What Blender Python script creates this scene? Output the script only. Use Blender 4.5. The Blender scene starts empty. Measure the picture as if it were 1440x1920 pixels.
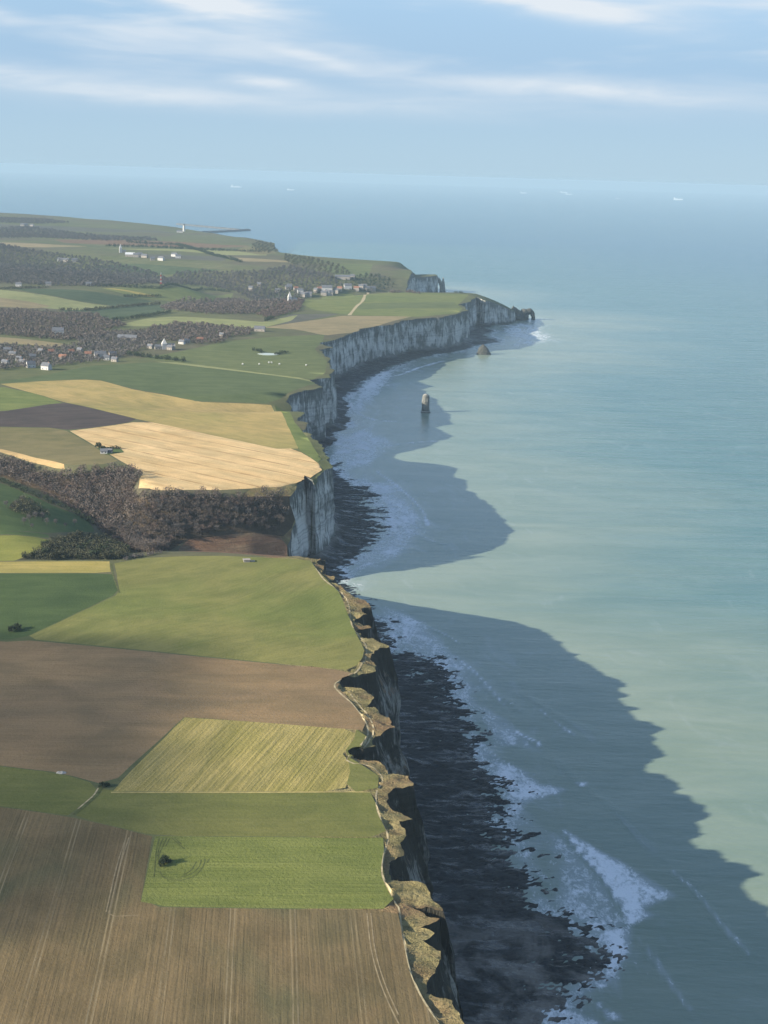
import bpy, math, random
import numpy as np
from mathutils import Vector, Matrix
from mathutils.bvhtree import BVHTree
from mathutils.geometry import delaunay_2d_cdt

random.seed(7)
RNG = np.random.default_rng(7)
C = bpy.context.scene.collection
scene = bpy.context.scene

# ------------------------------------------------------------------ camera
CAM_H = 370.0
FOC = 2664.0                      # focal length in pixels of the 1440x1920 photograph
PITCH = math.radians(13.35)
ROLL = math.radians(1.7)
FW = Vector((0, math.cos(PITCH), -math.sin(PITCH)))
UP0 = Vector((0, math.sin(PITCH), math.cos(PITCH)))
RT = Vector((1, 0, 0)) * math.cos(ROLL) + UP0 * math.sin(ROLL)
UPV = UP0 * math.cos(ROLL) - Vector((1, 0, 0)) * math.sin(ROLL)
CAMLOC = Vector((0, 0, CAM_H))
cam = bpy.data.cameras.new("camera")
cam.sensor_fit = 'VERTICAL'
cam.sensor_height = 36.0
cam.lens = FOC / 1920 * 36.0
cam.clip_start = 1.0
cam.clip_end = 200000.0
cam_ob = bpy.data.objects.new("camera", cam)
C.objects.link(cam_ob)
M = Matrix((RT, UPV, -FW)).transposed().to_4x4()
M.translation = CAMLOC
cam_ob.matrix_world = M
scene.camera = cam_ob

# ------------------------------------------------------------------ light and air
SUN_EL = math.radians(20.8)
SUN_AZ = math.atan2(-0.9404, -0.3401)
sun_vec = Vector((math.sin(SUN_AZ) * math.cos(SUN_EL), math.cos(SUN_AZ) * math.cos(SUN_EL), math.sin(SUN_EL)))
sl = bpy.data.lights.new("sun", 'SUN')
sl.energy = 5.0
sl.angle = math.radians(0.5)
sl.color = (1.0, 0.90, 0.74)
so = bpy.data.objects.new("sun", sl)
so.rotation_euler = sun_vec.to_track_quat('Z', 'Y').to_euler()
so.location = (-300, -200, 900)
C.objects.link(so)

scene.view_settings.view_transform = 'Standard'
scene.view_settings.look = 'None'
scene.view_settings.exposure = 1.35
scene.view_settings.gamma = 1.0
scene.cycles.max_bounces = 6
scene.cycles.diffuse_bounces = 2
scene.cycles.glossy_bounces = 2
scene.cycles.transparent_max_bounces = 12
scene.cycles.volume_bounces = 1
scene.cycles.use_denoising = True

world = bpy.data.worlds.new("World")
scene.world = world
world.use_nodes = True


class NT:
    """small helper for writing node trees"""
    def __init__(s, tree):
        s.t = tree
        s.n = tree.nodes
        s.l = tree.links

    def new(s, kind, **kw):
        nd = s.n.new(kind)
        for k, v in kw.items():
            setattr(nd, k, v)
        return nd

    def put(s, sock, v):
        if hasattr(v, 'is_output'):
            s.l.new(v, sock)
        else:
            sock.default_value = v

    def math(s, op, a, b=None, c=None, clamp=False):
        nd = s.n.new('ShaderNodeMath')
        nd.operation = op
        nd.use_clamp = clamp
        s.put(nd.inputs[0], a)
        if b is not None:
            s.put(nd.inputs[1], b)
        if c is not None:
            s.put(nd.inputs[2], c)
        return nd.outputs[0]

    def ss(s, x, a, b, lo=0.0, hi=1.0):
        nd = s.n.new('ShaderNodeMapRange')
        nd.interpolation_type = 'SMOOTHSTEP'
        s.put(nd.inputs[0], x)
        nd.inputs[1].default_value = a
        nd.inputs[2].default_value = b
        nd.inputs[3].default_value = lo
        nd.inputs[4].default_value = hi
        return nd.outputs[0]

    def mix(s, f, a, b, mode='MIX'):
        nd = s.n.new('ShaderNodeMix')
        nd.data_type = 'RGBA'
        nd.blend_type = mode
        nd.clamp_factor = True
        s.put(nd.inputs[0], f)
        for i, v in ((6, a), (7, b)):
            if hasattr(v, 'is_output'):
                s.l.new(v, nd.inputs[i])
            else:
                nd.inputs[i].default_value = (v[0], v[1], v[2], 1)
        return nd.outputs[2]

    def noise(s, vec, scale=1.0, detail=3.0, rough=0.55, dist=0.0):
        nd = s.n.new('ShaderNodeTexNoise')
        if vec is not None:
            s.l.new(vec, nd.inputs['Vector'])
        nd.inputs['Scale'].default_value = scale
        nd.inputs['Detail'].default_value = detail
        nd.inputs['Roughness'].default_value = rough
        nd.inputs['Distortion'].default_value = dist
        return nd.outputs['Fac']

    def mapping(s, vec, scale=(1, 1, 1), rot=(0, 0, 0), loc=(0, 0, 0)):
        nd = s.n.new('ShaderNodeMapping')
        s.l.new(vec, nd.inputs[0])
        nd.inputs['Location'].default_value = loc
        nd.inputs['Rotation'].default_value = rot
        nd.inputs['Scale'].default_value = scale
        return nd.outputs[0]

    def objco(s):
        return s.n.new('ShaderNodeTexCoord').outputs['Object']

    def bump(s, h, dist=1.0, strength=1.0):
        nd = s.n.new('ShaderNodeBump')
        nd.inputs['Strength'].default_value = strength
        nd.inputs['Distance'].default_value = dist
        s.l.new(h, nd.inputs['Height'])
        return nd.outputs[0]


def build_world():
    w = NT(world.node_tree)
    w.n.clear()
    out = w.new('ShaderNodeOutputWorld')
    bg = w.new('ShaderNodeBackground')
    w.l.new(bg.outputs[0], out.inputs[0])
    sky = w.new('ShaderNodeTexSky', sky_type='NISHITA')
    sky.sun_disc = False
    sky.sun_elevation = SUN_EL
    sky.sun_rotation = SUN_AZ
    sky.altitude = 350
    sky.air_density = 1.0
    sky.dust_density = 0.4
    sky.ozone_density = 2.0
    co = w.new('ShaderNodeTexCoord').outputs['Generated']
    sep = w.new('ShaderNodeSeparateXYZ')
    w.l.new(co, sep.inputs[0])
    x, y, z = sep.outputs
    az = w.math('ARCTAN2', x, y)
    el = w.math('ARCSINE', z)
    cmb = w.new('ShaderNodeCombineXYZ')
    w.l.new(az, cmb.inputs[0])
    w.l.new(el, cmb.inputs[1])
    av = cmb.outputs[0]
    wob = w.noise(w.mapping(av, (9, 30, 1)), 1.0, 4, 0.6)
    fine = w.noise(w.mapping(av, (10, 75, 1), rot=(0, 0, 0.10)), 1.0, 5, 0.6, 0.6)
    wide = w.noise(w.mapping(av, (5, 34, 1), rot=(0, 0, 0.05), loc=(2.3, 0.4, 0)), 1.0, 4, 0.55, 0.4)
    el2 = w.math('ADD', el, w.math('MULTIPLY_ADD', wob, 0.012, -0.006))
    # long streaks of thin cloud: azimuth, elevation, half length, half thickness, tilt, strength
    blobs = [(-0.165, 0.116, 0.085, 0.0085, -0.26, 0.75), (-0.10, 0.104, 0.05, 0.006, -0.20, 0.35),
             (0.045, 0.124, 0.05, 0.007, -0.18, 0.65), (0.115, 0.112, 0.075, 0.0085, -0.14, 0.85),
             (0.23, 0.140, 0.09, 0.013, -0.03, 1.4), (-0.27, 0.094, 0.02, 0.004, -0.1, 0.7),
             (-0.085, 0.057, 0.024, 0.0045, -0.06, 0.95), (-0.20, 0.049, 0.09, 0.0055, -0.05, 0.5),
             (0.10, 0.060, 0.12, 0.0065, -0.035, 0.62), (-0.05, 0.046, 0.2, 0.008, 0.0, 0.3),
             (-0.02, 0.140, 0.14, 0.014, -0.1, 0.75), (-0.2, 0.135, 0.10, 0.010, -0.15, 0.6), (-0.055, 0.074, 0.025, 0.0035, -0.2, 0.45),
             (-0.26, 0.06, 0.06, 0.006, -0.06, 0.4)]
    tot = None
    for a0, e0, la, le, tilt, amp in blobs:
        da = w.math('SUBTRACT', az, a0)
        de = w.math('SUBTRACT', el2, e0)
        ca, sa = math.cos(tilt), math.sin(tilt)
        u = w.math('MULTIPLY_ADD', da, ca / la, w.math('MULTIPLY', de, sa / la))
        v = w.math('MULTIPLY_ADD', de, ca / le, w.math('MULTIPLY', da, -sa / le))
        r2 = w.math('ADD', w.math('MULTIPLY', u, u), w.math('MULTIPLY', v, v))
        g = w.math('MULTIPLY', w.math('POWER', 2.718, w.math('MULTIPLY', r2, -1.0)), amp)
        tot = g if tot is None else w.math('ADD', tot, g)
    dens = w.math('MULTIPLY', tot, w.ss(fine, 0.25, 0.65, 0.45, 1.25))
    dens = w.math('ADD', dens, w.math('MULTIPLY', w.ss(wide, 0.42, 0.75), w.ss(el, 0.03, 0.09, 0.0, 0.75)))
    dens = w.math('MULTIPLY', dens, 1.0, clamp=True)
    tint = w.mix(1.0, sky.outputs[0], (0.86, 0.98, 1.12), 'MULTIPLY')
    low = w.mix(w.ss(el, 0.0, 0.075), (1.95, 2.76, 3.42), (1.72, 2.52, 3.42))
    tint = w.mix(w.ss(el, 0.06, 0.3, 0.96, 0.1), tint, low)
    col = w.mix(dens, tint, (3.45, 3.75, 4.05))
    w.l.new(col, bg.inputs[0])
    bg.inputs[1].default_value = 0.088


build_world()

# ------------------------------------------------------------------ numeric helpers


def sstep(x):
    x = np.clip(x, 0, 1)
    return x * x * (3 - 2 * x)


def _hash(ix, iy, seed):
    n = (ix.astype(np.int64) * 374761393 + iy.astype(np.int64) * 668265263 + seed * 974634533) & 0x7fffffff
    n = ((n ^ (n >> 13)) * 1274126177) & 0x7fffffff
    n = (n ^ (n >> 16)) & 0xffff
    return n / 65535.0


def vnoise(x, y, seed=0):
    x = np.asarray(x, float)
    y = np.asarray(y, float)
    ix, iy = np.floor(x), np.floor(y)
    fx, fy = x - ix, y - iy
    fx = fx * fx * (3 - 2 * fx)
    fy = fy * fy * (3 - 2 * fy)
    a = _hash(ix, iy, seed)
    b = _hash(ix + 1, iy, seed)
    c = _hash(ix, iy + 1, seed)
    d = _hash(ix + 1, iy + 1, seed)
    return (a * (1 - fx) + b * fx) * (1 - fy) + (c * (1 - fx) + d * fx) * fy


def fbm(x, y, seed=0, octs=4):
    s, a, t = 0, 1.0, 0
    for o in range(octs):
        s = s + a * (vnoise(x * 2 ** o, y * 2 ** o, seed + o) * 2 - 1)
        t += a
        a *= 0.55
    return s / t


def seg_dist(P, Q, closed=False):
    """distance from points P (n,2) to a polyline Q (m,2)"""
    A = Q if closed else Q[:-1]
    B = np.roll(Q, -1, 0) if closed else Q[1:]
    out = np.full(len(P), 1e9)
    D = B - A
    L = (D * D).sum(1) + 1e-9
    step = max(1, int(3e6 // max(1, len(A))))
    for i in range(0, len(P), step):
        p = P[i:i + step]
        t = ((p[:, None, 0] - A[None, :, 0]) * D[None, :, 0] + (p[:, None, 1] - A[None, :, 1]) * D[None, :, 1]) / L
        t = np.clip(t, 0, 1)
        dx = p[:, None, 0] - A[None, :, 0] - t * D[None, :, 0]
        dy = p[:, None, 1] - A[None, :, 1] - t * D[None, :, 1]
        out[i:i + step] = np.sqrt((dx * dx + dy * dy).min(1))
    return out


def inside(P, Q):
    """points in polygon"""
    x, y = P[:, 0], P[:, 1]
    r = np.zeros(len(P), bool)
    n = len(Q)
    for i in range(n):
        x0, y0 = Q[i]
        x1, y1 = Q[(i + 1) % n]
        if y0 == y1:
            continue
        c = ((y0 > y) != (y1 > y)) & (x < (x1 - x0) * (y - y0) / (y1 - y0) + x0)
        r ^= c
    return r


def resample(pts, step):
    pts = np.asarray(pts, float)
    d = np.r_[0, np.cumsum(np.hypot(*np.diff(pts, axis=0).T))]
    n = max(2, int(d[-1] / step) + 1)
    s = np.linspace(0, d[-1], n)
    return np.c_[np.interp(s, d, pts[:, 0]), np.interp(s, d, pts[:, 1])]


def spline(pts, n=6):
    """Catmull-Rom through the points"""
    P = np.asarray(pts, float)
    P = np.vstack([2 * P[0] - P[1], P, 2 * P[-1] - P[-2]])
    out = []
    for i in range(1, len(P) - 2):
        for k in range(n):
            t = k / n
            a, b, c, d = P[i - 1], P[i], P[i + 1], P[i + 2]
            out.append(0.5 * (2 * b + (c - a) * t + (2 * a - 5 * b + 4 * c - d) * t * t + (3 * b - a - 3 * c + d) * t ** 3))
    out.append(P[-2])
    return np.array(out)


# ------------------------------------------------------------------ the lie of the land
V1X = [-700, -400, -330, -285, -250, -207, -173, -124, -90, -56, -20]
V1N = [1250, 1230, 1150, 1078, 1044, 1040, 1062, 1068, 1064, 1058, 1066]
V1B = [1520, 1395, 1360, 1310, 1255, 1225, 1225, 1235, 1245, 1258, 1263]
V1Z = [76, 66, 58, 52, 45, 40, 36, 28, 14, 6, 3]
V1FX = [-700, -400, -313, -285, -265, -240, -224, -190, -140, -110, -81, -56, -20]
V1F = [1600, 1450, 1388, 1392, 1402, 1345, 1286, 1290, 1300, 1318, 1335, 1385, 1400]
ETR = np.array([(260, 4080, 0), (120, 4060, 0), (0, 4010, 3), (-140, 3950, 9), (-260, 3850, 20), (-345, 3644, 34),
                (-515, 3440, 47), (-735, 3116, 58), (-1200, 2850, 68)], float)
ETR2 = np.array([(-260, 3850, 20), (-450, 4030, 34), (-700, 4230, 48), (-1150, 4420, 60), (-1700, 4500, 75)], float)
V2 = np.array([(-60, 1850, 40), (-135, 1822, 58), (-230, 1800, 70), (-380, 1810, 77)], float)


def carve(x, y, h, line, w0, w1):
    P = np.c_[x, y]
    best = np.full(len(x), 1e9)
    zb = np.zeros(len(x))
    for a, b in zip(line[:-1], line[1:]):
        d = b[:2] - a[:2]
        t = np.clip(((P - a[:2]) @ d) / (d @ d), 0, 1)
        q = a[:2] + t[:, None] * d
        dd = np.hypot(P[:, 0] - q[:, 0], P[:, 1] - q[:, 1])
        zz = a[2] + t * (b[2] - a[2])
        m = dd < best
        best[m] = dd[m]
        zb[m] = zz[m]
    k = sstep((best - w0) / (w1 - w0))
    return np.minimum(h, zb + (h - zb) * k)


def h0(x, y):
    x = np.atleast_1d(np.asarray(x, float))
    y = np.atleast_1d(np.asarray(y, float))
    h = 80 - 7 * sstep((y - 1700) / 900) + 22 * sstep((y - 4150) / 600)
    h = h + 3.0 * fbm(x / 420, y / 420, 3, 2) * sstep((y - 1400) / 700)
    h = h + 9.0 * fbm(x / 700, y / 520, 9, 3) * sstep((y - 4300) / 700)
    h = h + 22 * sstep((-x - 900) / 1500) * sstep((y - 4500) / 2500)
    # the near wooded valley
    yn, yb = np.interp(x, V1X, V1N), np.interp(x, V1X, V1B)
    zb, yf = np.interp(x, V1X, V1Z), np.interp(x, V1FX, V1F)
    kn = np.clip((y - yn) / (yb - yn), 0, 1)
    kf = np.clip((yf - y) / (yf - yb), 0, 1)
    k = np.where(y < yb, sstep(kn) * 0.5 + kn * 0.5, sstep(kf) * 0.6 + kf * 0.4)
    h = h - (h - zb) * k
    h = carve(x, y, h, V2, 8, 75)
    h = carve(x, y, h, ETR2, 50, 300)
    h = carve(x, y, h, ETR, 50, 270)
    # the headland in front of the town dips towards its arch
    q = sstep((y - 3380) / 120) * (1 - sstep((y - 3980) / 60))
    h = h - q * np.clip((x - 215) / 120, 0, 1) ** 1.3 * 46
    # narrow tongue behind the town
    q = sstep((y - 4480) / 90) * sstep((x - 20) / 60)
    h = h * (1 - q) + q * 55
    return h


def ray(px, py):
    d = FW + RT * ((px - 720) / FOC) + UPV * ((960 - py) / FOC)
    return d


TS = np.geomspace(300, 14000, 2600)


def on_h(px, py, drop=0.0):
    """where the sight line meets the land"""
    d = ray(px, py)
    dd = TS / d.y
    x, y, z = d.x * dd, d.y * dd, CAM_H + d.z * dd
    f = z - (h0(x, y) - drop)
    i = int(np.argmax(f < 0))
    if i == 0:
        i = len(TS) - 1
    t = f[i - 1] / (f[i - 1] - f[i] + 1e-9)
    k = dd[i - 1] + t * (dd[i] - dd[i - 1])
    return (d.x * k, d.y * k)


def on_z(px, py, z=0.0):
    d = ray(px, py)
    k = (z - CAM_H) / d.z
    return (d.x * k, d.y * k)


# ------------------------------------------------------------------ coastline (cliff edge), near to far
EDGE_A = [(867, 1920), (844, 1884), (800, 1862), (806, 1836), (828, 1800), (826, 1788), (793, 1769), (812, 1752), (790, 1742),
          (826, 1726), (774, 1704), (826, 1709), (811, 1681), (788, 1661), (733, 1648), (729, 1619), (761, 1604), (750, 1584),
          (760, 1569), (750, 1546), (774, 1536), (731, 1518), (728, 1502), (740, 1481), (774, 1477), (768, 1457), (731, 1449),
          (725, 1436), (703, 1429), (676, 1426), (658, 1421), (652, 1414), (660, 1408), (680, 1406), (704, 1400), (697, 1389), (706, 1381), (741, 1364), (729, 1347),
          (708, 1336), (689, 1325), (703, 1308), (687, 1297), (671, 1293), (631, 1287), (641, 1277), (672, 1268), (701, 1260),
          (705, 1247), (694, 1236), (703, 1221), (729, 1214), (705, 1203), (680, 1195), (672, 1183), (697, 1179), (688, 1172),
          (662, 1168), (668, 1160), (689, 1154), (673, 1141), (694, 1139), (686, 1128), (664, 1120), (645, 1109), (639, 1101),
          (617, 1092), (628, 1084), (602, 1076), (607, 1066), (594, 1054)]
EDGE_MOUTH = [(-50, 1072), (-46, 1110), (-55, 1155), (-64, 1200), (-78, 1238), (-84, 1256), (-88, 1275), (-84, 1296),
              (-90, 1312), (-84, 1335), (-78, 1352), (-80, 1372)]
EDGE_B = [(592, 914), (594, 903), (595, 893), (608, 882), (624, 877), (613, 858), (600, 847), (613, 839), (589, 822),
          (567, 810), (577, 799), (557, 788), (568, 780), (548, 765), (533, 753), (540, 741), (576, 732), (606, 726),
          (586, 713), (616, 708), (624, 694), (616, 674), (598, 656), (624, 652), (598, 643), (625, 639), (645, 630), (663, 624),
          (678, 616), (713, 611), (737, 609), (748, 602), (791, 597), (830, 595), (865, 587), (875, 579), (864, 571),
          (881, 566), (893, 557)]
EDGE_FAR = [(243, 3650), (258, 3690), (276, 3708), (297, 3722), (316, 3745), (332, 3800), (336, 3850), (330, 3880), (300, 3900), (240, 3925), (200, 3960), (110, 4000),
            (60, 4060), (40, 4130), (44, 4200), (58, 4330), (64, 4420), (62, 4500), (90, 4590), (128, 4650), (152, 4715),
            (146, 4760), (110, 4745), (60, 4700), (0, 4740), (-120, 4800), (-243, 4900), (-330, 4990), (-394, 5087), (-440, 5400),
            (-466, 5731), (-540, 5930), (-621, 6119), (-760, 6420), (-900, 6700), (-1052, 7034), (-1500, 7400), (-2106, 7767),
            (-3000, 8000), (-4600, 8400)]
coast = [(70, -250), (62, 0), (52, 150), (44, 260), (48, 330), (34, 380), (40, 420)]
coast += [on_h(px, py, 2.0) for px, py in EDGE_A]
coast += EDGE_MOUTH
coast += [on_h(px, py, 1.0) for px, py in EDGE_B]
coast += EDGE_FAR
coast = np.array(coast)


def densify(P):
    out = [P[0]]
    for a, b in zip(P[:-1], P[1:]):
        L = math.hypot(*(b - a))
        step = 2.0 if a[1] < 1100 else (5.0 if a[1] < 2000 else (10.0 if a[1] < 5000 else 45.0))
        n = max(1, int(round(L / step)))
        for k in range(1, n + 1):
            out.append(a + (b - a) * k / n)
    return np.array(out)


coast = densify(coast)
_s = np.r_[0, np.cumsum(np.hypot(*np.diff(coast, axis=0).T))]
tan = np.gradient(coast, axis=0)
tan /= np.hypot(tan[:, 0], tan[:, 1])[:, None] + 1e-9
nrm = np.c_[tan[:, 1], -tan[:, 0]]
amp = np.where(coast[:, 1] < 1100, 1.1, np.where(coast[:, 1] < 2000, 2.2, 5.0))
coast = coast + nrm * (amp * fbm(_s / 14, _s * 0 + .5, 21, 3) + np.where(coast[:, 1] < 1100, 1.6, 1.2) * fbm(_s / 5.0, _s * 0 + .5, 23, 2) + np.where((coast[:, 1] > 1450) & (coast[:, 1] < 3600), 9.0, 0.0) * fbm(_s / 38.0, _s * 0 + .5, 27, 3))[:, None]
COAST = coast
outline = np.vstack([coast, [(-4600, 5000), (-2500, 1800), (-1200, 300), (-1200, -250)]])


# ------------------------------------------------------------------ materials
def mat(name):
    m = bpy.data.materials.new(name)
    m.use_nodes = True
    t = NT(m.node_tree)
    t.n.clear()
    out = t.new('ShaderNodeOutputMaterial')
    b = t.new('ShaderNodeBsdfPrincipled')
    t.l.new(b.outputs[0], out.inputs[0])
    b.inputs['Roughness'].default_value = 0.9
    b.inputs['Specular IOR Level'].default_value = 0.15
    return m, t, b


def plain(name, col, rough=0.85, var=0.25, scale=0.5):
    m, t, b = mat(name)
    co = t.objco()
    n = t.noise(co, scale, 4)
    c = t.mix(t.ss(n, 0.3, 0.7), [v * (1 - var) for v in col], [min(1, v * (1 + var)) for v in col])
    t.l.new(c, b.inputs['Base Color'])
    b.inputs['Roughness'].default_value = rough
    return m


def field_mat(name, A, B, ang=0.0, row=2.5, rowamp=0.5, mott=60.0, mottamp=0.5, D=None, damp=0.0, tram=None,
              warp=0.0, bumpd=0.15, dscale=90.0):
    """crop or soil: irregular rows along ang, large mottling, faint grain, optional wheel tracks"""
    m, t, b = mat(name)
    co = t.objco()
    if warp:
        wn = t.new('ShaderNodeTexNoise')
        t.l.new(co, wn.inputs['Vector'])
        wn.inputs['Scale'].default_value = 1 / 160.0
        wn.inputs['Detail'].default_value = 0
        vm = t.new('ShaderNodeVectorMath', operation='MULTIPLY_ADD')
        t.l.new(wn.outputs['Color'], vm.inputs[0])
        vm.inputs[1].default_value = (warp, warp, 0)
        t.l.new(co, vm.inputs[2])
        co2 = vm.outputs[0]
    else:
        co2 = co
    rot = t.mapping(co2, rot=(0, 0, -ang))
    rows = t.noise(t.mapping(rot, (1 / (row * 45), 1 / row, 1)), 1.0, 2, 0.6)
    rows2 = t.noise(t.mapping(rot, (1 / (row * 25), 1 / (row * 3.7), 1), loc=(5, 3, 0)), 1.0, 2, 0.6)
    big = t.noise(co, 1 / mott, 4, 0.6, 0.6)
    grain = t.noise(co, 0.6, 4, 0.7)
    f = t.math('MULTIPLY', t.ss(rows, 0.3, 0.7), rowamp * 0.6)
    f = t.math('ADD', f, t.math('MULTIPLY', t.ss(rows2, 0.3, 0.7), rowamp * 0.4))
    f = t.math('ADD', f, t.math('MULTIPLY', t.ss(big, 0.3, 0.7), mottamp))
    f = t.math('MULTIPLY', f, 1 / max(0.3, rowamp + mottamp))
    c = t.mix(f, A, B)
    if D is not None:
        dn = t.noise(t.mapping(rot, (0.6, 1, 1), loc=(40, 10, 0)), 1 / dscale, 3, 0.55, 0.4)
        c = t.mix(t.ss(dn, 0.42, 0.66, 0, damp), c, D)
    c = t.mix(t.math('MULTIPLY_ADD', grain, 1.0, -0.15, clamp=True), t.mix(1.0, c, (0.72, 0.72, 0.72), 'MULTIPLY'),
              t.mix(1.0, c, (1.2, 1.2, 1.2), 'MULTIPLY'))
    pt = t.noise(t.mapping(rot, (0.5, 1, 1), loc=(70, 20, 0)), 1 / 19.0, 4, 0.65, 0.5)
    c = t.mix(t.ss(pt, 0.3, 0.7), t.mix(1.0, c, (0.84, 0.87, 0.86), 'MULTIPLY'), t.mix(1.0, c, (1.15, 1.12, 1.10), 'MULTIPLY'))
    hgt = t.math('ADD', t.math('MULTIPLY', rows, 1.0), grain)
    if tram:
        sp, wd, gap, off, tc, ta = tram
        sp3 = t.new('ShaderNodeSeparateXYZ')
        t.l.new(rot, sp3.inputs[0])
        v = t.math('ADD', sp3.outputs[1], off)
        md = t.math('FLOORED_MODULO', v, sp)
        dd = t.math('ABSOLUTE', t.math('SUBTRACT', t.math('ABSOLUTE', t.math('SUBTRACT', md, sp / 2)), gap))
        ln = t.ss(dd, wd * 0.4, wd, 1.0, 0.0)
        brk = t.ss(t.noise(rot, 1 / 25.0, 3), 0.35, 0.6, 0.25, 1.0)
        c = t.mix(t.math('MULTIPLY', t.math('MULTIPLY', ln, brk), ta), c, tc)
    t.l.new(c, b.inputs['Base Color'])
    if bumpd:
        t.l.new(t.bump(hgt, bumpd * 3, 0.6), b.inputs['Normal'])
    b.inputs['Roughness'].default_value = 0.95
    b.inputs['Specular IOR Level'].default_value = 0.05
    return m


def ang_of(p, q):
    a, b = on_h(*p), on_h(*q)
    return math.atan2(b[1] - a[1], b[0] - a[0])


# ------------------------------------------------------------------ fields: outline in the photograph -> ground
L = -420
FIELDS = []


def F(label, m, pts):
    FIELDS.append((label, m, [on_h(*p) for p in pts]))


m_base = field_mat('pasture', (0.085, 0.10, 0.044), (0.125, 0.128, 0.060), 0.3, 5, 0.3, 170, 0.8, (0.105, 0.088, 0.062), 0.8, dscale=230)
m_lip = field_mat('rough_grass', (0.165, 0.142, 0.062), (0.285, 0.24, 0.115), 0.2, 3, 0.2, 12, 0.9, (0.20, 0.125, 0.072), 0.8, bumpd=0.9, dscale=22)
m_f1 = field_mat('tilled_brown', (0.118, 0.088, 0.045), (0.168, 0.126, 0.066), ang_of((465, 1730), (460, 1900)), 1.6, 0.32, 45, 0.7,
                 (0.090, 0.092, 0.048), 0.9, (24.0, 0.42, 0.9, 0, (0.23, 0.185, 0.11), 0.6), dscale=60)
m_f2 = field_mat('winter_wheat', (0.118, 0.140, 0.036), (0.165, 0.180, 0.056), ang_of((300, 1690), (740, 1692)), 2.2, 0.9, 40, 0.3, bumpd=0.3)
m_f3 = field_mat('young_crop', (0.112, 0.125, 0.036), (0.155, 0.155, 0.052), ang_of((250, 1520), (700, 1520)), 3, 0.5, 60, 0.5,
                 (0.15, 0.145, 0.05), 0.5)
m_f4 = field_mat('straw_rows', (0.195, 0.172, 0.052), (0.35, 0.285, 0.112), ang_of((389, 1483), (505, 1358)), 2.0, 1.2, 70, 0.25,
                 (0.185, 0.18, 0.04), 0.5, bumpd=0.3)
m_f5 = field_mat('ploughed_brown', (0.185, 0.128, 0.068), (0.240, 0.170, 0.093), ang_of((100, 1300), (600, 1310)), 2.2, 0.4, 70, 0.5,
                 (0.150, 0.112, 0.070), 0.6)
m_f6 = field_mat('green_cereal', (0.150, 0.150, 0.048), (0.205, 0.195, 0.068), ang_of((330, 1200), (560, 1140)), 2.6, 0.8, 80, 0.5,
                 (0.115, 0.145, 0.040), 0.7, warp=60)
m_f7 = field_mat('dark_green_crop', (0.050, 0.078, 0.030), (0.068, 0.098, 0.036), 0.1, 3, 0.4, 60, 0.6)
m_f8 = field_mat('yellow_strip', (0.26, 0.22, 0.062), (0.36, 0.29, 0.10), 0.05, 2, 0.6, 60, 0.4)
m_f12 = field_mat('valley_meadow', (0.16, 0.175, 0.04), (0.24, 0.23, 0.06), 0.3, 5, 0.5, 50, 0.5)
m_f10 = field_mat('valley_green', (0.066, 0.100, 0.034), (0.090, 0.120, 0.042), 0.3, 5, 0.4, 50, 0.5)
m_f13 = field_mat('golden_stubble', (0.50, 0.345, 0.165), (0.67, 0.49, 0.26), ang_of((300, 800), (560, 850)), 3.2, 1.1, 70, 0.3,
                  (0.40, 0.27, 0.11), 0.4, (31, 2.2, 0.0, 0, (0.27, 0.175, 0.075), 0.8), bumpd=0.3)
m_f14 = field_mat('olive_crop', (0.135, 0.125, 0.055), (0.20, 0.165, 0.082), 0.4, 4, 0.3, 110, 0.9)
m_f15 = field_mat('tan_strip', (0.36, 0.25, 0.115), (0.46, 0.33, 0.16), 0.2, 4, 0.4, 60, 0.4)
m_f16 = field_mat('dark_plough', (0.058, 0.046, 0.042), (0.085, 0.068, 0.060), 0.5, 4, 0.6, 60, 0.5)
m_f17 = field_mat('light_green', (0.115, 0.145, 0.045), (0.165, 0.185, 0.062), 0.1, 4, 0.4, 80, 0.5)
m_f18 = field_mat('tan_grass', (0.27, 0.22, 0.082), (0.42, 0.305, 0.125), ang_of((150, 725), (520, 790)), 5, 0.6, 140, 0.7,
                  (0.20, 0.195, 0.066), 0.7, dscale=180)
m_f19 = field_mat('deep_green', (0.074, 0.098, 0.043), (0.098, 0.122, 0.054), 0.0, 6, 0.4, 150, 0.6)
m_f20 = field_mat('mid_green', (0.096, 0.116, 0.048), (0.126, 0.144, 0.060), 0.2, 6, 0.3, 170, 0.6)
m_f21 = field_mat('pinkish_soil', (0.21, 0.175, 0.095), (0.27, 0.215, 0.12), 0.2, 8, 0.3, 150, 0.6)
m_f22 = field_mat('clifftop_pasture', (0.110, 0.140, 0.048), (0.165, 0.172, 0.062), 0.1, 8, 0.5, 160, 0.6)
m_grey = field_mat('grey_plough', (0.085, 0.085, 0.068), (0.11, 0.105, 0.08), 0.2, 8, 0.3, 150, 0.6)
m_wood = field_mat('wood_floor', (0.050, 0.038, 0.026), (0.095, 0.070, 0.046), 0.4, 6, 0.3, 12, 0.8, bumpd=0.5)
m_clear = field_mat('cleared_slope', (0.115, 0.065, 0.042), (0.20, 0.125, 0.078), 0.4, 5, 0.7, 12, 0.8, (0.22, 0.17, 0.10), 0.5, bumpd=0.8, dscale=18)
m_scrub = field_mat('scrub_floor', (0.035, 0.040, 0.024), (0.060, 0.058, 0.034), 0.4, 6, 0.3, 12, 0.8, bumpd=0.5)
m_pale = field_mat('pale_crop', (0.19, 0.205, 0.085), (0.25, 0.25, 0.115), 0.1, 8, 0.4, 120, 0.5)
m_hill = field_mat('hill_grass', (0.085, 0.10, 0.047), (0.125, 0.125, 0.066), 0.1, 20, 0.6, 260, 0.6)
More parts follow.
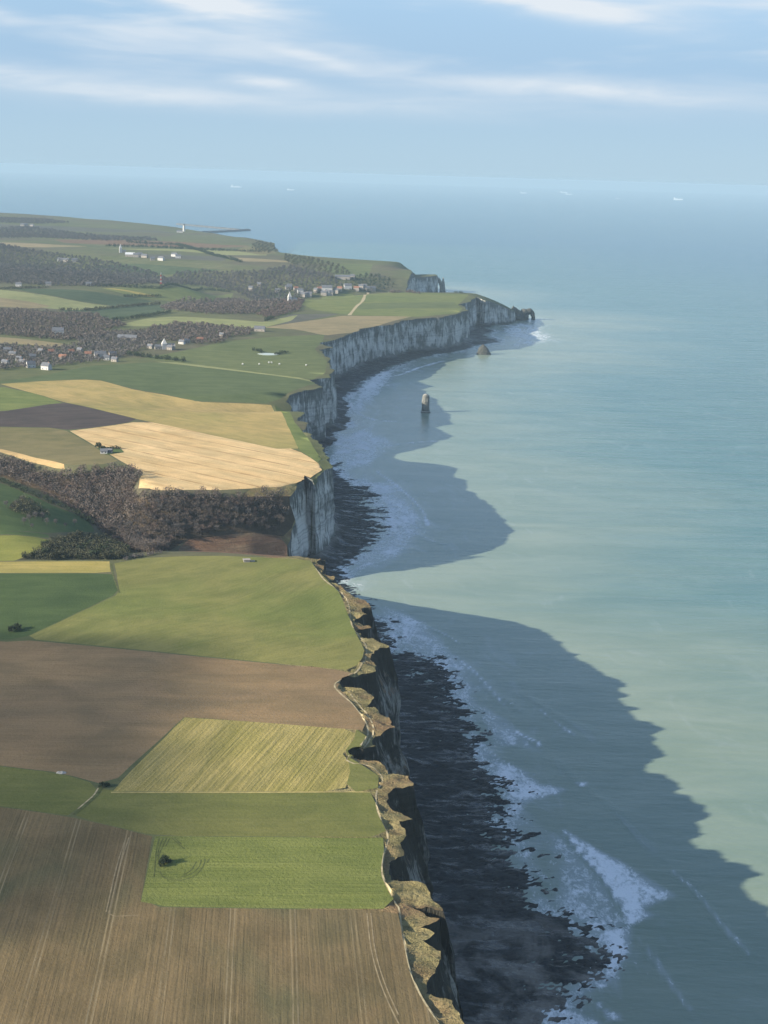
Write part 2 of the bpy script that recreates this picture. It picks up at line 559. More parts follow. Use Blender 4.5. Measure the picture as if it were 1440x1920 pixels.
m_dark = field_mat('dark_meadow', (0.052, 0.075, 0.040), (0.075, 0.095, 0.048), 0.1, 10, 0.4, 120, 0.6)

F('brown tilled field with wheel tracks along the bottom of the view', m_f1,
  [(L, 1500), (0, 1512), (130, 1531), (285, 1567), (262, 1700), (745, 1707), (757, 1760), (772, 1830), (800, 1885), (850, 1955), (860, 2150), (L, 2150)])
F('bright green wheat field with a dark bush clump in its corner', m_f2,
  [(290, 1568), (727, 1571), (718, 1605), (716, 1640), (735, 1680), (746, 1705), (262, 1699)])
F('dull green strip field between the straw rows and the bright wheat', m_f3,
  [(192, 1480), (210, 1485), (703, 1486), (708, 1520), (727, 1570), (290, 1567), (132, 1530)])
F('olive green field left of the small bush and track', m_f3, [(L, 1400), (0, 1436), (110, 1450), (186, 1472), (188, 1482), (132, 1529), (0, 1511), (L, 1480)])
F('yellow straw field with slanting rows', m_f4, [(346, 1345), (668, 1367), (664, 1388), (640, 1415), (660, 1432), (645, 1484), (208, 1484)])
F('green headland corner at the end of the straw rows', m_f3, [(668, 1367), (690, 1371), (686, 1392), (650, 1425), (700, 1442), (716, 1462), (704, 1485), (645, 1484), (660, 1432), (640, 1415), (664, 1388)])
F('large ploughed brown field in the middle of the near plateau', m_f5,
  [(L, 1150), (0, 1204), (50, 1200), (652, 1258), (664, 1262), (626, 1284), (655, 1310), (680, 1345), (690, 1370), (346, 1344), (208, 1470), (190, 1470), (110, 1448), (0, 1435), (L, 1398)])
F('wide green cereal field reaching the wooded valley', m_f6,
  [(215, 1056), (270, 1046), (340, 1043), (420, 1042), (580, 1049), (598, 1072), (636, 1110), (652, 1150), (668, 1190), (683, 1216), (678, 1240), (656, 1257), (45, 1197), (225, 1113)])
F('dark green crop field at the left edge of the near plateau', m_f7, [(L, 1075), (0, 1075), (209, 1075), (223, 1112), (45, 1196), (0, 1201), (L, 1150)])
F('narrow yellow strip above the dark green crop', m_f8, [(L, 1053), (0, 1053), (205, 1052), (208, 1074), (0, 1074), (L, 1074)])
F('yellow green meadow on the valley shoulder', m_f12, [(L, 1000), (0, 1004), (60, 1006), (93, 1012), (80, 1030), (30, 1051), (0, 1052), (L, 1052)])
F('thin bright green strip above the yellow meadow', m_f10, [(L, 990), (0, 997), (90, 1001), (93, 1011), (60, 1005), (0, 1003), (L, 999)])
F('green valley floor with dark tree shadows', m_f10, [(L, 900), (0, 905), (25, 915), (100, 948), (165, 975), (178, 996), (90, 1000), (0, 996), (L, 988)])
F('golden stubble field above the bare wood', m_f13,
  [(131, 808), (200, 799), (269, 789), (555, 842), (597, 868), (603, 880), (566, 912), (440, 919), (268, 920), (252, 913), (278, 890), (230, 866), (203, 851)])
F('olive brown field left of the golden stubble', m_f14, [(L, 795), (0, 801), (117, 803), (131, 811), (202, 853), (228, 868), (180, 872), (130, 873), (66, 858), (0, 841), (L, 830)])
F('tan grass strip along the top of the bare wood', m_f15, [(L, 830), (0, 841), (66, 858), (130, 872), (122, 879), (60, 868), (0, 848), (L, 838)])
F('dark ploughed field between two green fields', m_f16, [(L, 775), (0, 773), (120, 755), (267, 788), (200, 798), (131, 807), (115, 802), (0, 800), (L, 793)])
F('light green field at the left edge beyond the stubble', m_f17, [(L, 716), (0, 724), (62, 737), (120, 755), (0, 772), (L, 774)])
F('long tan field fading to green by the cliff', m_f18, [(0, 720), (90, 714), (180, 711), (260, 733), (370, 754), (515, 759), (560, 843), (520, 842), (268, 788), (120, 754), (62, 737)])
F('green grass margin at the seaward end of the tan field', m_f17, [(515, 759), (533, 758), (552, 790), (578, 822), (604, 862), (598, 868), (560, 843)])
F('deep green field beyond the tan field', m_f19,
  [(L, 712), (0, 716), (90, 702), (170, 686), (290, 679), (530, 706), (598, 716), (560, 728), (520, 757), (370, 753), (260, 732), (180, 710), (90, 713), (0, 719), (L, 715)])
F('pale strip across the deep green field', m_pale, [(290, 678), (330, 679), (585, 711), (598, 716), (520, 705)])
F('mid green field with a pale pond', m_f20, [(330, 660), (420, 641), (500, 632), (610, 627), (605, 640), (590, 655), (612, 675), (610, 700), (585, 711), (330, 679), (260, 672)])
F('pinkish brown strip above the high cliff', m_f21, [(495, 614), (560, 604), (642, 592), (775, 593), (740, 601), (720, 607), (660, 623), (610, 629), (560, 618)])
F('green clifftop pasture on the far headland', m_f22, [(565, 571), (600, 558), (660, 547), (760, 548), (880, 552), (866, 565), (858, 572), (868, 579), (856, 587), (790, 594), (690, 592), (650, 590), (590, 581)])
F('darker band across the far pasture', m_f20, [(672, 569), (852, 566), (858, 573), (862, 578), (668, 580)])
F('small grey ploughed field behind the village trees', m_grey, [(500, 605), (545, 589), (640, 588), (560, 604), (520, 609)])
F('olive field behind the village wood', m_pale, [(215, 611), (270, 598), (330, 593), (450, 600), (490, 604), (560, 590), (545, 602), (495, 614), (470, 620), (350, 604), (270, 612)])
F('hollow green meadow behind the village', m_dark, [(110, 583), (160, 576), (250, 570), (330, 573), (300, 585), (230, 597), (190, 602), (130, 590)])
F('long light field on the far plateau', m_pale, [(L, 520), (0, 543), (60, 550), (140, 564), (222, 575), (150, 582), (60, 575), (0, 573), (L, 560)])
F('tan field edge on the far plateau', m_f21, [(L, 550), (0, 558), (60, 566), (100, 575), (60, 578), (0, 575), (L, 566)])
F('dark green field on the far plateau', m_dark, [(20, 540), (110, 542), (200, 551), (290, 565), (225, 574), (140, 563), (60, 549)])
F('green field by the striped mast', m_f22, [(190, 541), (240, 538), (320, 540), (440, 549), (410, 566), (330, 566), (250, 557)])
F('pale strip by the striped mast', m_f8, [(190, 540), (215, 541), (300, 556), (280, 557)])
F('tan field behind the bare village trees', m_f21, [(L, 620), (0, 632), (60, 637), (130, 646), (100, 652), (40, 645), (0, 644), (L, 634)])
F('green slope above the town', m_f20, [(600, 500), (640, 494), (700, 495), (690, 520), (640, 520)])
F('tan strip on the hills above the town', m_f21, [(424, 482), (530, 488), (548, 492), (440, 490)])
F('long pale strip on the hills above the town', m_pale, [(200, 466), (330, 467), (500, 472), (500, 479), (420, 478), (340, 471)])
F('dark green hill pasture', m_dark, [(160, 500), (240, 494), (330, 498), (420, 506), (300, 515), (230, 510)])
for lab_, m_, p_ in [
        ('brown strip on the far cape', m_grey, [(L, 416), (0, 420), (150, 426), (300, 433), (330, 437), (150, 434), (0, 429), (L, 424)]),
        ('pale green strip below the far lighthouse', m_hill, [(330, 439), (400, 440), (470, 448), (440, 453), (300, 447)]),
        ('mauve brown slope on the far hills', m_clear, [(100, 449), (200, 449), (330, 453), (470, 461), (400, 465), (220, 460), (120, 455)]),
        ('tan strip on the far hills at the left', m_f21, [(L, 450), (0, 454), (90, 458), (170, 462), (80, 464), (0, 461), (L, 458)]),
        ('grey brown field on the far hills', m_grey, [(230, 476), (330, 478), (420, 481), (424, 489), (330, 486), (240, 482)]),
        ('dull green field under the hill sheds', m_hill, [(150, 486), (240, 487), (360, 490), (470, 499), (400, 503), (240, 493), (160, 492)]),
        ('brown fallow strip on the cape', m_f14, [(460, 462), (500, 466), (520, 474), (490, 478), (440, 470)]),
        ('dark brown strip above the terraces', m_wood, [(0, 436), (120, 439), (260, 445), (240, 448), (100, 446), (0, 443)])]:
    F(lab_, m_, p_)
F('brown slope of the cleared wood', m_clear, [(352, 1012), (380, 1002), (530, 1004), (538, 1020), (538, 1045), (500, 1043), (420, 1036), (345, 1034), (335, 1028)])

# woods: floors are ground, the trees come later
WOODS = {
    'near': [(L, 850), (0, 864), (60, 884), (120, 894), (182, 886), (232, 881), (268, 896), (246, 918), (262, 936), (440, 935), (545, 930), (566, 938), (556, 970),
             (538, 1006), (420, 1003), (352, 1010), (320, 1030), (285, 1042), (235, 1022), (185, 985), (105, 930), (0, 893), (L, 870)],
    'scrub': [(33, 1050), (70, 1036), (98, 1015), (150, 1003), (200, 1010), (240, 1030), (240, 1048), (180, 1050)],
    'clump': [(L, 945), (0, 948), (20, 943), (40, 938), (60, 948), (90, 975), (100, 1000), (40, 996), (38, 978), (20, 966), (L, 962)],
}
F('leaf strewn floor of the bare wood on the valley side', m_wood, WOODS['near'])
F('shaded floor of the dark scrub', m_scrub, WOODS['scrub'])

# ------------------------------------------------------------------ land mesh: constrained triangulation
pts = []


def grid_pts(x0, x1, y0, y1, st):
    xs = np.arange(x0, x1, st)
    ys = np.arange(y0, y1, st)
    X, Y = np.meshgrid(xs, ys)
    X = X + RNG.uniform(-.3, .3, X.shape) * st
    Y = Y + RNG.uniform(-.3, .3, X.shape) * st
    return np.c_[X.ravel(), Y.ravel()]


G = np.vstack([grid_pts(-1190, 90, -240, 1000, 22), grid_pts(-900, 0, 1000, 1700, 11), grid_pts(-1800, 0, 1700, 2600, 28),
               grid_pts(-2500, 380, 2600, 4200, 26), grid_pts(-3200, 200, 4200, 8200, 60)])
lip = grid_pts(-120, 90, 330, 1480, 2.2)
ld = seg_dist(lip, COAST)
lip = lip[(ld < 36) & (ld > 1.0)]
G = np.vstack([G, lip])
G = G[inside(G, outline)]
gd = seg_dist(G, COAST)
G = G[gd > 1.0]
verts2 = [tuple(p) for p in outline]
faces = [list(range(len(outline)))]
for lab, m, poly in FIELDS:
    i0 = len(verts2)
    q = resample(np.vstack([poly, poly[:1]]), 14 if poly[0][1] < 1500 else 30)[:-1]
    if (q[:, 0] * np.roll(q[:, 1], -1) - np.roll(q[:, 0], -1) * q[:, 1]).sum() < 0:
        q = q[::-1]
    sc_ = 0.5 if q[0, 1] < 1200 else 1.4
    q = q + sc_ * np.c_[fbm(q[:, 0] / 20, q[:, 1] / 20, 41, 2), fbm(q[:, 0] / 20, q[:, 1] / 20, 43, 2)]
    verts2 += [tuple(p) for p in q]
    faces.append(list(range(i0, i0 + len(q))))
verts2 += [tuple(p) for p in G]
cv, ce, cf, ov, oe, of = delaunay_2d_cdt([Vector(v) for v in verts2], [], faces, 0, 1e-4)
V2D = np.array([(v.x, v.y) for v in cv])
DC = seg_dist(V2D, COAST)
x, y = V2D[:, 0], V2D[:, 1]


def surf(x, y, d, lipw=1.0):
    h = h0(x, y)
    near = 1 - sstep((y - 1250) / 250)
    wedge = 1 - np.clip((np.abs(y - 1200) / 170), 0, 1)
    k = near * (1 - 0.6 * wedge)
    h = h - 1.6 * k * (1 - sstep(d / 14.0)) * lipw - 1.0 * (1 - near) * (1 - sstep(d / 15.0))
    h = h + k * lipw * (1 - sstep((d - 18) / 16)) * (1.2 * fbm(x / 11, y / 7, 31, 3) + 1.3 * fbm(x / 4.5, y / 3.5, 35, 3))
    h = np.where(d < 0.5, np.maximum(h, 2.0), h)
    return np.maximum(h, 1.5)


infield = np.zeros(len(V2D))
for k, tri in enumerate(cf):
    if of[k] and max(of[k]) > 0:
        infield[list(tri)] = 1.0
Z = surf(x, y, DC, 1.0 - infield)
V3 = np.c_[V2D, Z]
tri_f = []
bv_tris = []
for k, tri in enumerate(cf):
    if 0 not in of[k]:
        continue
    fi = max(of[k])
    a, b, c = tri[:3]
    ar = (V2D[b, 0] - V2D[a, 0]) * (V2D[c, 1] - V2D[a, 1]) - (V2D[b, 1] - V2D[a, 1]) * (V2D[c, 0] - V2D[a, 0])
    if abs(ar) < 1e-6:
        continue
    if ar < 0:
        tri = (a, c, b)
    if fi == 0:
        cy = (y[a] + y[b] + y[c]) / 3
        if cy < 1330 and max(DC[a], DC[b], DC[c]) < 48:
            fi = -1
    tri_f.append(fi)
    bv_tris.append(tuple(tri))
BVH = BVHTree.FromPolygons([Vector(v) for v in V3], bv_tris)


def mesh_ob(name, V, Fc, m, parent=None, smooth=False):
    me = bpy.data.meshes.new(name)
    me.from_pydata([tuple(map(float, v)) for v in V], [], [tuple(int(i) for i in f) for f in Fc])
    if m is not None:
        me.materials.append(m)
    if smooth:
        me.polygons.foreach_set('use_smooth', [True] * len(me.polygons))
    me.update()
    o = bpy.data.objects.new(name, me)
    C.objects.link(o)
    if parent is not None:
        o.parent = parent
    return o


def tag(o, label, cat, group=None, kind=None):
    o['label'] = label
    o['category'] = cat
    if group:
        o['group'] = group
    if kind:
        o['kind'] = kind
    return o


tf = np.array(tri_f)
tr = np.array(bv_tris)
for fi in sorted(set(tri_f)):
    T = tr[tf == fi]
    u, inv = np.unique(T.ravel(), return_inverse=True)
    nm, m, lab = 'field', None, ''
    if fi == 0:
        nm, m, lab = 'terrain', m_base, 'green plateau land and hills behind the chalk cliffs'
    elif fi == -1:
        nm, m, lab = 'clifftop_ground', m_lip, 'rough tan grass strip along the near cliff edge'
    else:
        lab, m = FIELDS[fi - 1][0], FIELDS[fi - 1][1]
        if 'floor of' in lab:
            nm = 'woodland_ground'
    o = mesh_ob(nm, V3[u], inv.reshape(-1, 3), m, smooth=True)
    tag(o, lab, 'ground' if fi <= 0 else 'field', kind='structure')


def drape(x, y):
    hit = BVH.ray_cast(Vector((x, y, 900)), Vector((0, 0, -1)))
    return hit[0].z if hit[0] is not None else 0.0


def gp(px, py):
    """point of the land seen at a photograph pixel"""
    d = ray(px, py).normalized()
    hit = BVH.ray_cast(CAMLOC, d)
    if hit[0] is None:
        x, y = on_h(px, py)
        return Vector((x, y, drape(x, y)))
    return hit[0]


# ------------------------------------------------------------------ cliffs
def cliff_mat(name, chalk, dark, grass, shift=0.0, soil=(0.15, 0.085, 0.055)):
    m, t, b = mat(name)
    co = t.objco()
    v1 = t.noise(t.mapping(co, (0.085, 0.085, 0.018)), 1.0, 5, 0.7, 0.9)
    v2 = t.noise(t.mapping(co, (0.45, 0.45, 0.05), loc=(9, 2, 1)), 1.0, 3, 0.6)
    strata = t.noise(t.mapping(co, (0.004, 0.004, 0.32)), 1.0, 3, 0.7)
    blot = t.noise(co, 0.035, 4, 0.6)
    f = t.math('ADD', t.math('MULTIPLY', v1, 0.55), t.math('MULTIPLY', v2, 0.25))
    f = t.math('ADD', f, t.math('MULTIPLY_ADD', blot, 0.60, -0.125))
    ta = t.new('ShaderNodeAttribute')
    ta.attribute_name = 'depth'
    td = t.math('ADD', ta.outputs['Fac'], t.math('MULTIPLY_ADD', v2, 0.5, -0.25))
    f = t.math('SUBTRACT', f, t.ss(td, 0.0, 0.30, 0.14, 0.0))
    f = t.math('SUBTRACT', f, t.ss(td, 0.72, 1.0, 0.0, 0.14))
    c = t.mix(t.ss(f, 0.46 + shift, 0.66 + shift), dark, chalk)
    c = t.mix(t.ss(strata, 0.50, 0.64, 0, 0.62), c, t.mix(1.0, c, (0.55, 0.55, 0.55), 'MULTIPLY'))
    sep = t.new('ShaderNodeSeparateXYZ')
    t.l.new(co, sep.inputs[0])
    # seaweed and stain line at the foot
    foot = t.math('ADD', sep.outputs[2], t.math('MULTIPLY', v1, 14))
    c = t.mix(t.ss(foot, 6, 15, 0.85, 0), c, (0.03, 0.034, 0.030))
    geo = t.new('ShaderNodeNewGeometry')
    gs = t.new('ShaderNodeSeparateXYZ')
    t.l.new(geo.outputs['True Normal'], gs.inputs[0])
    g = t.math('ADD', gs.outputs[2], t.math('MULTIPLY_ADD', v2, 0.5, -0.25))
    gcol = t.mix(t.ss(blot, 0.4, 0.6), grass, soil)
    c = t.mix(t.ss(g, 0.42, 0.62), c, gcol)
    t.l.new(c, b.inputs['Base Color'])
    hh = t.math('ADD', t.math('MULTIPLY', v1, 2.0), v2)
    t.l.new(t.bump(hh, 2.0, 0.8), b.inputs['Normal'])
    return m


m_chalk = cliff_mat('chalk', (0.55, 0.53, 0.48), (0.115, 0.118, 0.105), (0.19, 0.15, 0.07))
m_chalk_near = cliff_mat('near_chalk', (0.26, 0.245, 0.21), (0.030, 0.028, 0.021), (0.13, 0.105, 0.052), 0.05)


def smooth_line(P, sig):
    s = np.r_[0, np.cumsum(np.hypot(*np.diff(P, axis=0).T))]
    out = np.empty_like(P)
    for i in range(len(P)):
        wgt = np.exp(-((s - s[i]) / sig) ** 2)
        wgt[np.abs(s - s[i]) > 3 * sig] = 0
        out[i] = (wgt[:, None] * P).sum(0) / wgt.sum()
    return out


SM = smooth_line(COAST, 26.0)
tn = np.gradient(SM, axis=0)
tn /= np.hypot(tn[:, 0], tn[:, 1])[:, None] + 1e-9
NS = np.c_[tn[:, 1], -tn[:, 0]]
CS = np.r_[0, np.cumsum(np.hypot(*np.diff(COAST, axis=0).T))]
topz = surf(COAST[:, 0], COAST[:, 1], np.zeros(len(COAST)))
_ci = {}
for i, p in enumerate(COAST):
    topz[i] = max(1.6, surf(p[:1], p[1:2], np.zeros(1))[0])
nearw = 1 - sstep((COAST[:, 1] - 1060) / 60)
off = ((SM - COAST) * NS).sum(1)
base_off = np.maximum(4.0, off * 0.75 + (7 + 9 * nearw)) * np.clip(topz / 60, 0.25, 1)
BASE = COAST + NS * base_off[:, None]
BASE = BASE + NS * (3.0 * fbm(CS / 30, CS * 0, 51, 3))[:, None]


def cliff(i0, i1, rows, m, label):
    V, Fc, dep = [], [], []
    idx = range(i0, i1 + 1)
    n = len(idx)
    for r in range(rows + 1):
        t = r / rows
        for i in idx:
            nz = topz[i]
            wn = nearw[i]
            g = (1 - wn) * (t ** 1.15) + wn * (0.55 * sstep(t / 0.5) + 0.45 * t)
            a = min(1, 4 * t * (1 - t) + 0.35 * t)
            dep.append(t)
            rib = (3.2 + 1.6 * wn) * fbm(np.array([CS[i] / 9.0]), np.array([t * 1.3]), 61, 3)[0] + 2.4 * fbm(np.array([CS[i] / 34.0]), np.array([t * 2.2 + 7]), 67, 3)[0]
            ledge = 1.2 * fbm(np.array([CS[i] / 60.0]), np.array([t * nz / 5.0]), 71, 2)[0]
            o = COAST[i] + (BASE[i] - COAST[i]) * g + NS[i] * (a * (rib + ledge) * min(1, nz / 40))
            z = nz + (-2.0 - nz) * t
            V.append((o[0], o[1], z))
    for r in range(rows):
        for k in range(n - 1):
            a, b = r * n + k, r * n + k + 1
            Fc.append((a, a + n, b + n, b))
    o = mesh_ob('cliff', V, Fc, m, smooth=False)
    o.data.attributes.new('depth', 'FLOAT', 'POINT').data.foreach_set('value', np.array(dep, np.float32))
    return tag(o, label, 'cliff', kind='structure')


def idx_y(x0, y0):
    return int(np.argmin((COAST[:, 0] - x0) ** 2 + (COAST[:, 1] - y0) ** 2))


ia = idx_y(-44, 1044)
ib = idx_y(-88, 1275)
ic = idx_y(-135, 1830)
idd = idx_y(240, 3630)
ie = idx_y(40, 4150)
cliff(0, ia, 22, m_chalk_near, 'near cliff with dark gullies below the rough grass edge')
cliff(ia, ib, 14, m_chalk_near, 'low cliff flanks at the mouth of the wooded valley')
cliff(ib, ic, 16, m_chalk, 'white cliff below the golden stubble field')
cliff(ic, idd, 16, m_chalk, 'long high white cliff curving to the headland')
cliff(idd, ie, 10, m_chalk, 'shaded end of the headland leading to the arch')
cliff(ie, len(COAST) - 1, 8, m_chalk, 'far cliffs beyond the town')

# ------------------------------------------------------------------ shore platform
PLAT_PX = [(1060, 1905), (1080, 1870), (1150, 1800), (1110, 1750), (1030, 1715), (1000, 1660), (985, 1600), (945, 1545), (965, 1500), (915, 1440), (890, 1390), (872, 1330), (852, 1290),
           (832, 1258), (800, 1234), (765, 1222)]
plat = [(115, -200), (115, 300), (100, 470), (84, 560)] + [on_z(*p) for p in PLAT_PX]
plat += [(14, 1080), (4, 1140), (-22, 1220), (-30, 1262), (-34, 1290)]
plat += [on_z(*p) for p in [(640, 1064), (690, 1040), (722, 1010), (738, 985), (728, 945), (700, 918), (664, 905)]]
plat += [(-64, 1790), (-80, 1880), (-92, 1960)] + [on_z(*p) for p in [(612, 818), (640, 806), (654, 795), (640, 782), (655, 770), (648, 752), (666, 735), (700, 712), (735, 694), (780, 676),
                                                     (830, 664), (872, 657), (905, 648), (945, 640), (915, 628), (935, 620), (905, 612), (945, 601), (985, 600)]]
plat += [(385, 3870), (360, 3905), (300, 3930)]
plat = np.array(plat)
PLAT = spline(plat, 4)
i_end = idx_y(300, 3900)
PPOLY = np.vstack([COAST[:i_end + 1], PLAT[::-1]])


def plat_grid(x0, x1, y0, y1, st):
    xs = np.arange(x0, x1 + st, st)
    ys = np.arange(y0, y1 + st, st)
    X, Y = np.meshgrid(xs, ys)
    P = np.c_[X.ravel(), Y.ravel()]
    land = inside(P, outline)
    ins = inside(P, PPOLY) & ~land
    dc = seg_dist(P, BASE)
    dt = seg_dist(P, COAST)
    do = seg_dist(P, PLAT)
    jag = 9 * fbm(P[:, 0] / 26, P[:, 1] / 17, 81, 4) - np.where(P[:, 1] > 1840, 9, 0)
    dos = np.where(ins, do, -do) + jag
    u = np.clip(dos / (dos + dc + 8), -1, 1)
    z = 1.7 * np.clip(u, 0, 1) + 0.03 * np.clip(dos, -60, 8) - 0.12
    z = z + 0.85 * fbm(P[:, 0] / 12, P[:, 1] / 7, 83, 4) + 0.60 * fbm(P[:, 0] / 4.2, P[:, 1] / 3.2, 87, 3)
    z = z - 0.55 * np.exp(-((P[:, 1] - 1520) / 170) ** 2) * sstep(dt / 26) + 0.5 * np.exp(-((P[:, 1] - 1520) / 170) ** 2) * fbm(P[:, 0] / 16, P[:, 1] / 10, 89, 3)
    z = z + 0.22 * RNG.normal(size=len(z)) * np.clip(1 - np.abs(z - 0.2) / 1.2, 0, 1)
    talus = np.clip(np.where(P[:, 1] < 1100, 4, 6) * (1 + 0.8 * fbm(P[:, 0] / 25, P[:, 1] / 25, 91, 2)), 0, 12)
    z = z + talus * np.exp(-np.clip(dt - 6, 0, 99) / 9.0)
    keep = (ins | (do < 22)) & (~land | (dt < 8)) & (z > -0.7)
    K = keep.reshape(X.shape)
    idx = np.arange(K.size).reshape(K.shape)
    q = K[:-1, :-1] & K[1:, :-1] & K[:-1, 1:] & K[1:, 1:]
    F4 = np.stack([idx[:-1, :-1][q], idx[:-1, 1:][q], idx[1:, 1:][q], idx[1:, :-1][q]], 1)
    return np.c_[P, z], F4


m_shore, t, b = mat('wet_rock')
co = t.objco()
n1 = t.noise(t.mapping(co, (0.07, 0.13, 0.1)), 1.0, 6, 0.7, 1.0)
n2 = t.noise(co, 0.45, 4, 0.65)
c = t.mix(t.ss(n1, 0.38, 0.72), (0.003, 0.0045, 0.006), (0.026, 0.031, 0.034))
c = t.mix(t.ss(n2, 0.56, 0.75, 0, 0.5), c, (0.065, 0.070, 0.066))
sep = t.new('ShaderNodeSeparateXYZ')
t.l.new(co, sep.inputs[0])
pale = t.math('MULTIPLY', t.ss(sep.outputs[1], 700, 610), t.ss(t.noise(co, 0.03, 4, 0.6, 0.5), 0.40, 0.62))
c = t.mix(t.math('MULTIPLY', pale, 0.75), c, t.mix(n2, (0.13, 0.122, 0.105), (0.27, 0.245, 0.205)))
hi = t.ss(t.math('ADD', sep.outputs[2], t.math('MULTIPLY', n2, 2.0)), 4.0, 8.0)
c = t.mix(hi, c, (0.10, 0.098, 0.085))
t.l.new(c, b.inputs['Base Color'])
pool = t.noise(t.mapping(co, (0.035, 0.11, 0.1), rot=(0, 0, 0.15), loc=(8, 4, 0)), 1.0, 5, 0.65, 0.8)
t.l.new(t.ss(pool, 0.50, 0.62, 0.8, 0.18), b.inputs['Roughness'])
b.inputs['Specular IOR Level'].default_value = 0.28
t.l.new(t.bump(t.math('ADD', n1, n2), 1.2, 0.7), b.inputs['Normal'])

for (bx, lab) in (((-60, 150, 300, 1150, 1.6), 'dark seaweed covered rock platform below the near cliff'),
                  ((-110, 40, 1150, 1840, 2.2), 'dark boulder shore below the white cliff at the valley mouth'),
                  ((-160, 420, 1838, 3960, 5.0), 'dark narrow rock shore below the long white cliff')):
    V, F4 = plat_grid(*bx)
    u, inv = np.unique(F4.ravel(), return_inverse=True)
    o = mesh_ob('rocky_shore', V[u], inv.reshape(-1, 4), m_shore, smooth=False)
    tag(o, lab, 'shore', kind='structure')

# ------------------------------------------------------------------ sea
xs = np.r_[-np.geomspace(60000, 320, 40), np.arange(-300, -120, 12), np.arange(-120, 300, 2.6), np.arange(300, 520, 6), np.geomspace(530, 60000, 60)]
ys = np.r_[np.linspace(-60000, -400, 12), np.arange(-300, 520, 20), np.arange(520, 1560, 2.6), np.arange(1560, 4200, 8), np.geomspace(4210, 62000, 90)]
X, Y = np.meshgrid(xs, ys)
P = np.c_[X.ravel(), Y.ravel()]
nearm = (P[:, 0] > -500) & (P[:, 0] < 5000) & (P[:, 1] > -400) & (P[:, 1] < 8000)
foam = np.zeros(len(P))
shore = np.full(len(P), 4000.0)
Q = P[nearm]
coarse_plat = resample(np.vstack([PLAT, np.array(EDGE_FAR[8:-2])]), 14)
dsh = seg_dist(Q, coarse_plat)
shore[nearm] = np.minimum(dsh, 4000)
fm = np.zeros(len(Q))
zz = np.zeros(len(Q))


def poly_soft(pts, w, val):
    pg = np.array([on_z(*p) for p in pts])
    ins = inside(Q, pg)
    d = seg_dist(Q, pg, True)
    return val * sstep(np.where(ins, d, -d) / w + 0.5)


def line_soft(pts, w, val, inner=None):
    pl = spline([on_z(*p) for p in pts], 5)
    d = seg_dist(Q, pl)
    s = np.r_[0, np.cumsum(np.hypot(*np.diff(pl, axis=0).T))]
    near = ((Q[:, None, :] - pl[None, ::3, :]) ** 2).sum(2).argmin(1) * 3 if len(pl) < 400 else None
    taper = np.minimum(1, np.minimum(near, len(pl) - near) / (0.18 * len(pl)) + 0.05)
    return val * taper * np.exp(-(d / w) ** 2)


# fringe of foam along the shore
amp_s = np.interp(Q[:, 1], [300, 600, 700, 850, 900, 1050, 1100, 1220, 1300, 1500, 1700, 2000, 2600, 3000, 3900],
                  [.40, .58, .48, .62, .52, .58, .66, .38, .66, .76, .64, .66, .62, .48, .5])
wid_s = np.interp(Q[:, 1], [300, 700, 900, 1100, 1250, 1400, 1700, 2000, 2500, 3000, 3900], [14, 14, 20, 32, 22, 30, 40, 45, 50, 30, 60])
fm = np.maximum(fm, amp_s * np.exp(-dsh / wid_s))
fm = np.maximum(fm, poly_soft([(1058, 1556), (1100, 1580), (1160, 1612), (1205, 1640), (1240, 1662), (1275, 1680), (1235, 1690), (1205, 1704), (1225, 1715), (1200, 1728), (1182, 1738),
                               (1170, 1705), (1150, 1670), (1125, 1635), (1088, 1595)], 9, 1.0)
                * np.interp(seg_dist(Q, np.array([on_z(*p) for p in [(1056, 1553), (1090, 1598), (1125, 1635), (1150, 1670), (1170, 1705), (1182, 1740)]])), [0, 3, 12, 30], [1, .92, .72, .42]))
fm = np.maximum(fm, poly_soft([(1040, 1565), (1090, 1598), (1130, 1645), (1160, 1700), (1180, 1738), (1150, 1770), (1120, 1760), (1060, 1720), (1035, 1690), (1025, 1620)], 26, 0.64))
fm = np.maximum(fm, poly_soft([(1120, 1745), (1185, 1735), (1180, 1790), (1140, 1850), (1105, 1855), (1140, 1800)], 12, 0.85))
fm = np.maximum(fm, poly_soft([(925, 1425), (975, 1440), (1010, 1470), (1065, 1480), (1000, 1500), (965, 1535), (945, 1500)], 14, 0.80))
fm = np.maximum(fm, poly_soft([(1010, 1880), (1080, 1890), (1110, 1910), (1150, 1930), (1000, 1960)], 14, 0.75))
fm = np.maximum(fm, poly_soft([(1130, 1890), (1160, 1900), (1175, 1915), (1140, 1915)], 6, 0.8))
fm = np.maximum(fm, poly_soft([(650, 900), (735, 905), (790, 960), (795, 1000), (760, 1035), (690, 1065), (640, 1082), (690, 1030), (730, 985), (720, 940)], 40, 0.66))
fm = np.maximum(fm, poly_soft([(655, 760), (668, 725), (700, 700), (760, 685), (730, 715), (690, 760), (670, 790)], 45, 0.72))
fm = np.maximum(fm, poly_soft([(605, 830), (680, 800), (740, 830), (700, 870), (640, 890)], 50, 0.60))
fm = np.maximum(fm, poly_soft([(700, 1130), (790, 1165), (850, 1215), (880, 1260), (820, 1255), (770, 1225), (715, 1180)], 26, 0.62))
fm = np.maximum(fm, poly_soft([(890, 1290), (930, 1330), (1000, 1390), (1020, 1410), (930, 1400), (890, 1360)], 22, 0.48))
fm = np.maximum(fm, poly_soft([(930, 610), (1010, 600), (1040, 640), (960, 650)], 80, 0.55))
fm = np.maximum(fm, poly_soft([(1082, 1467), (1098, 1468), (1098, 1476), (1086, 1474)], 3, 1.0))
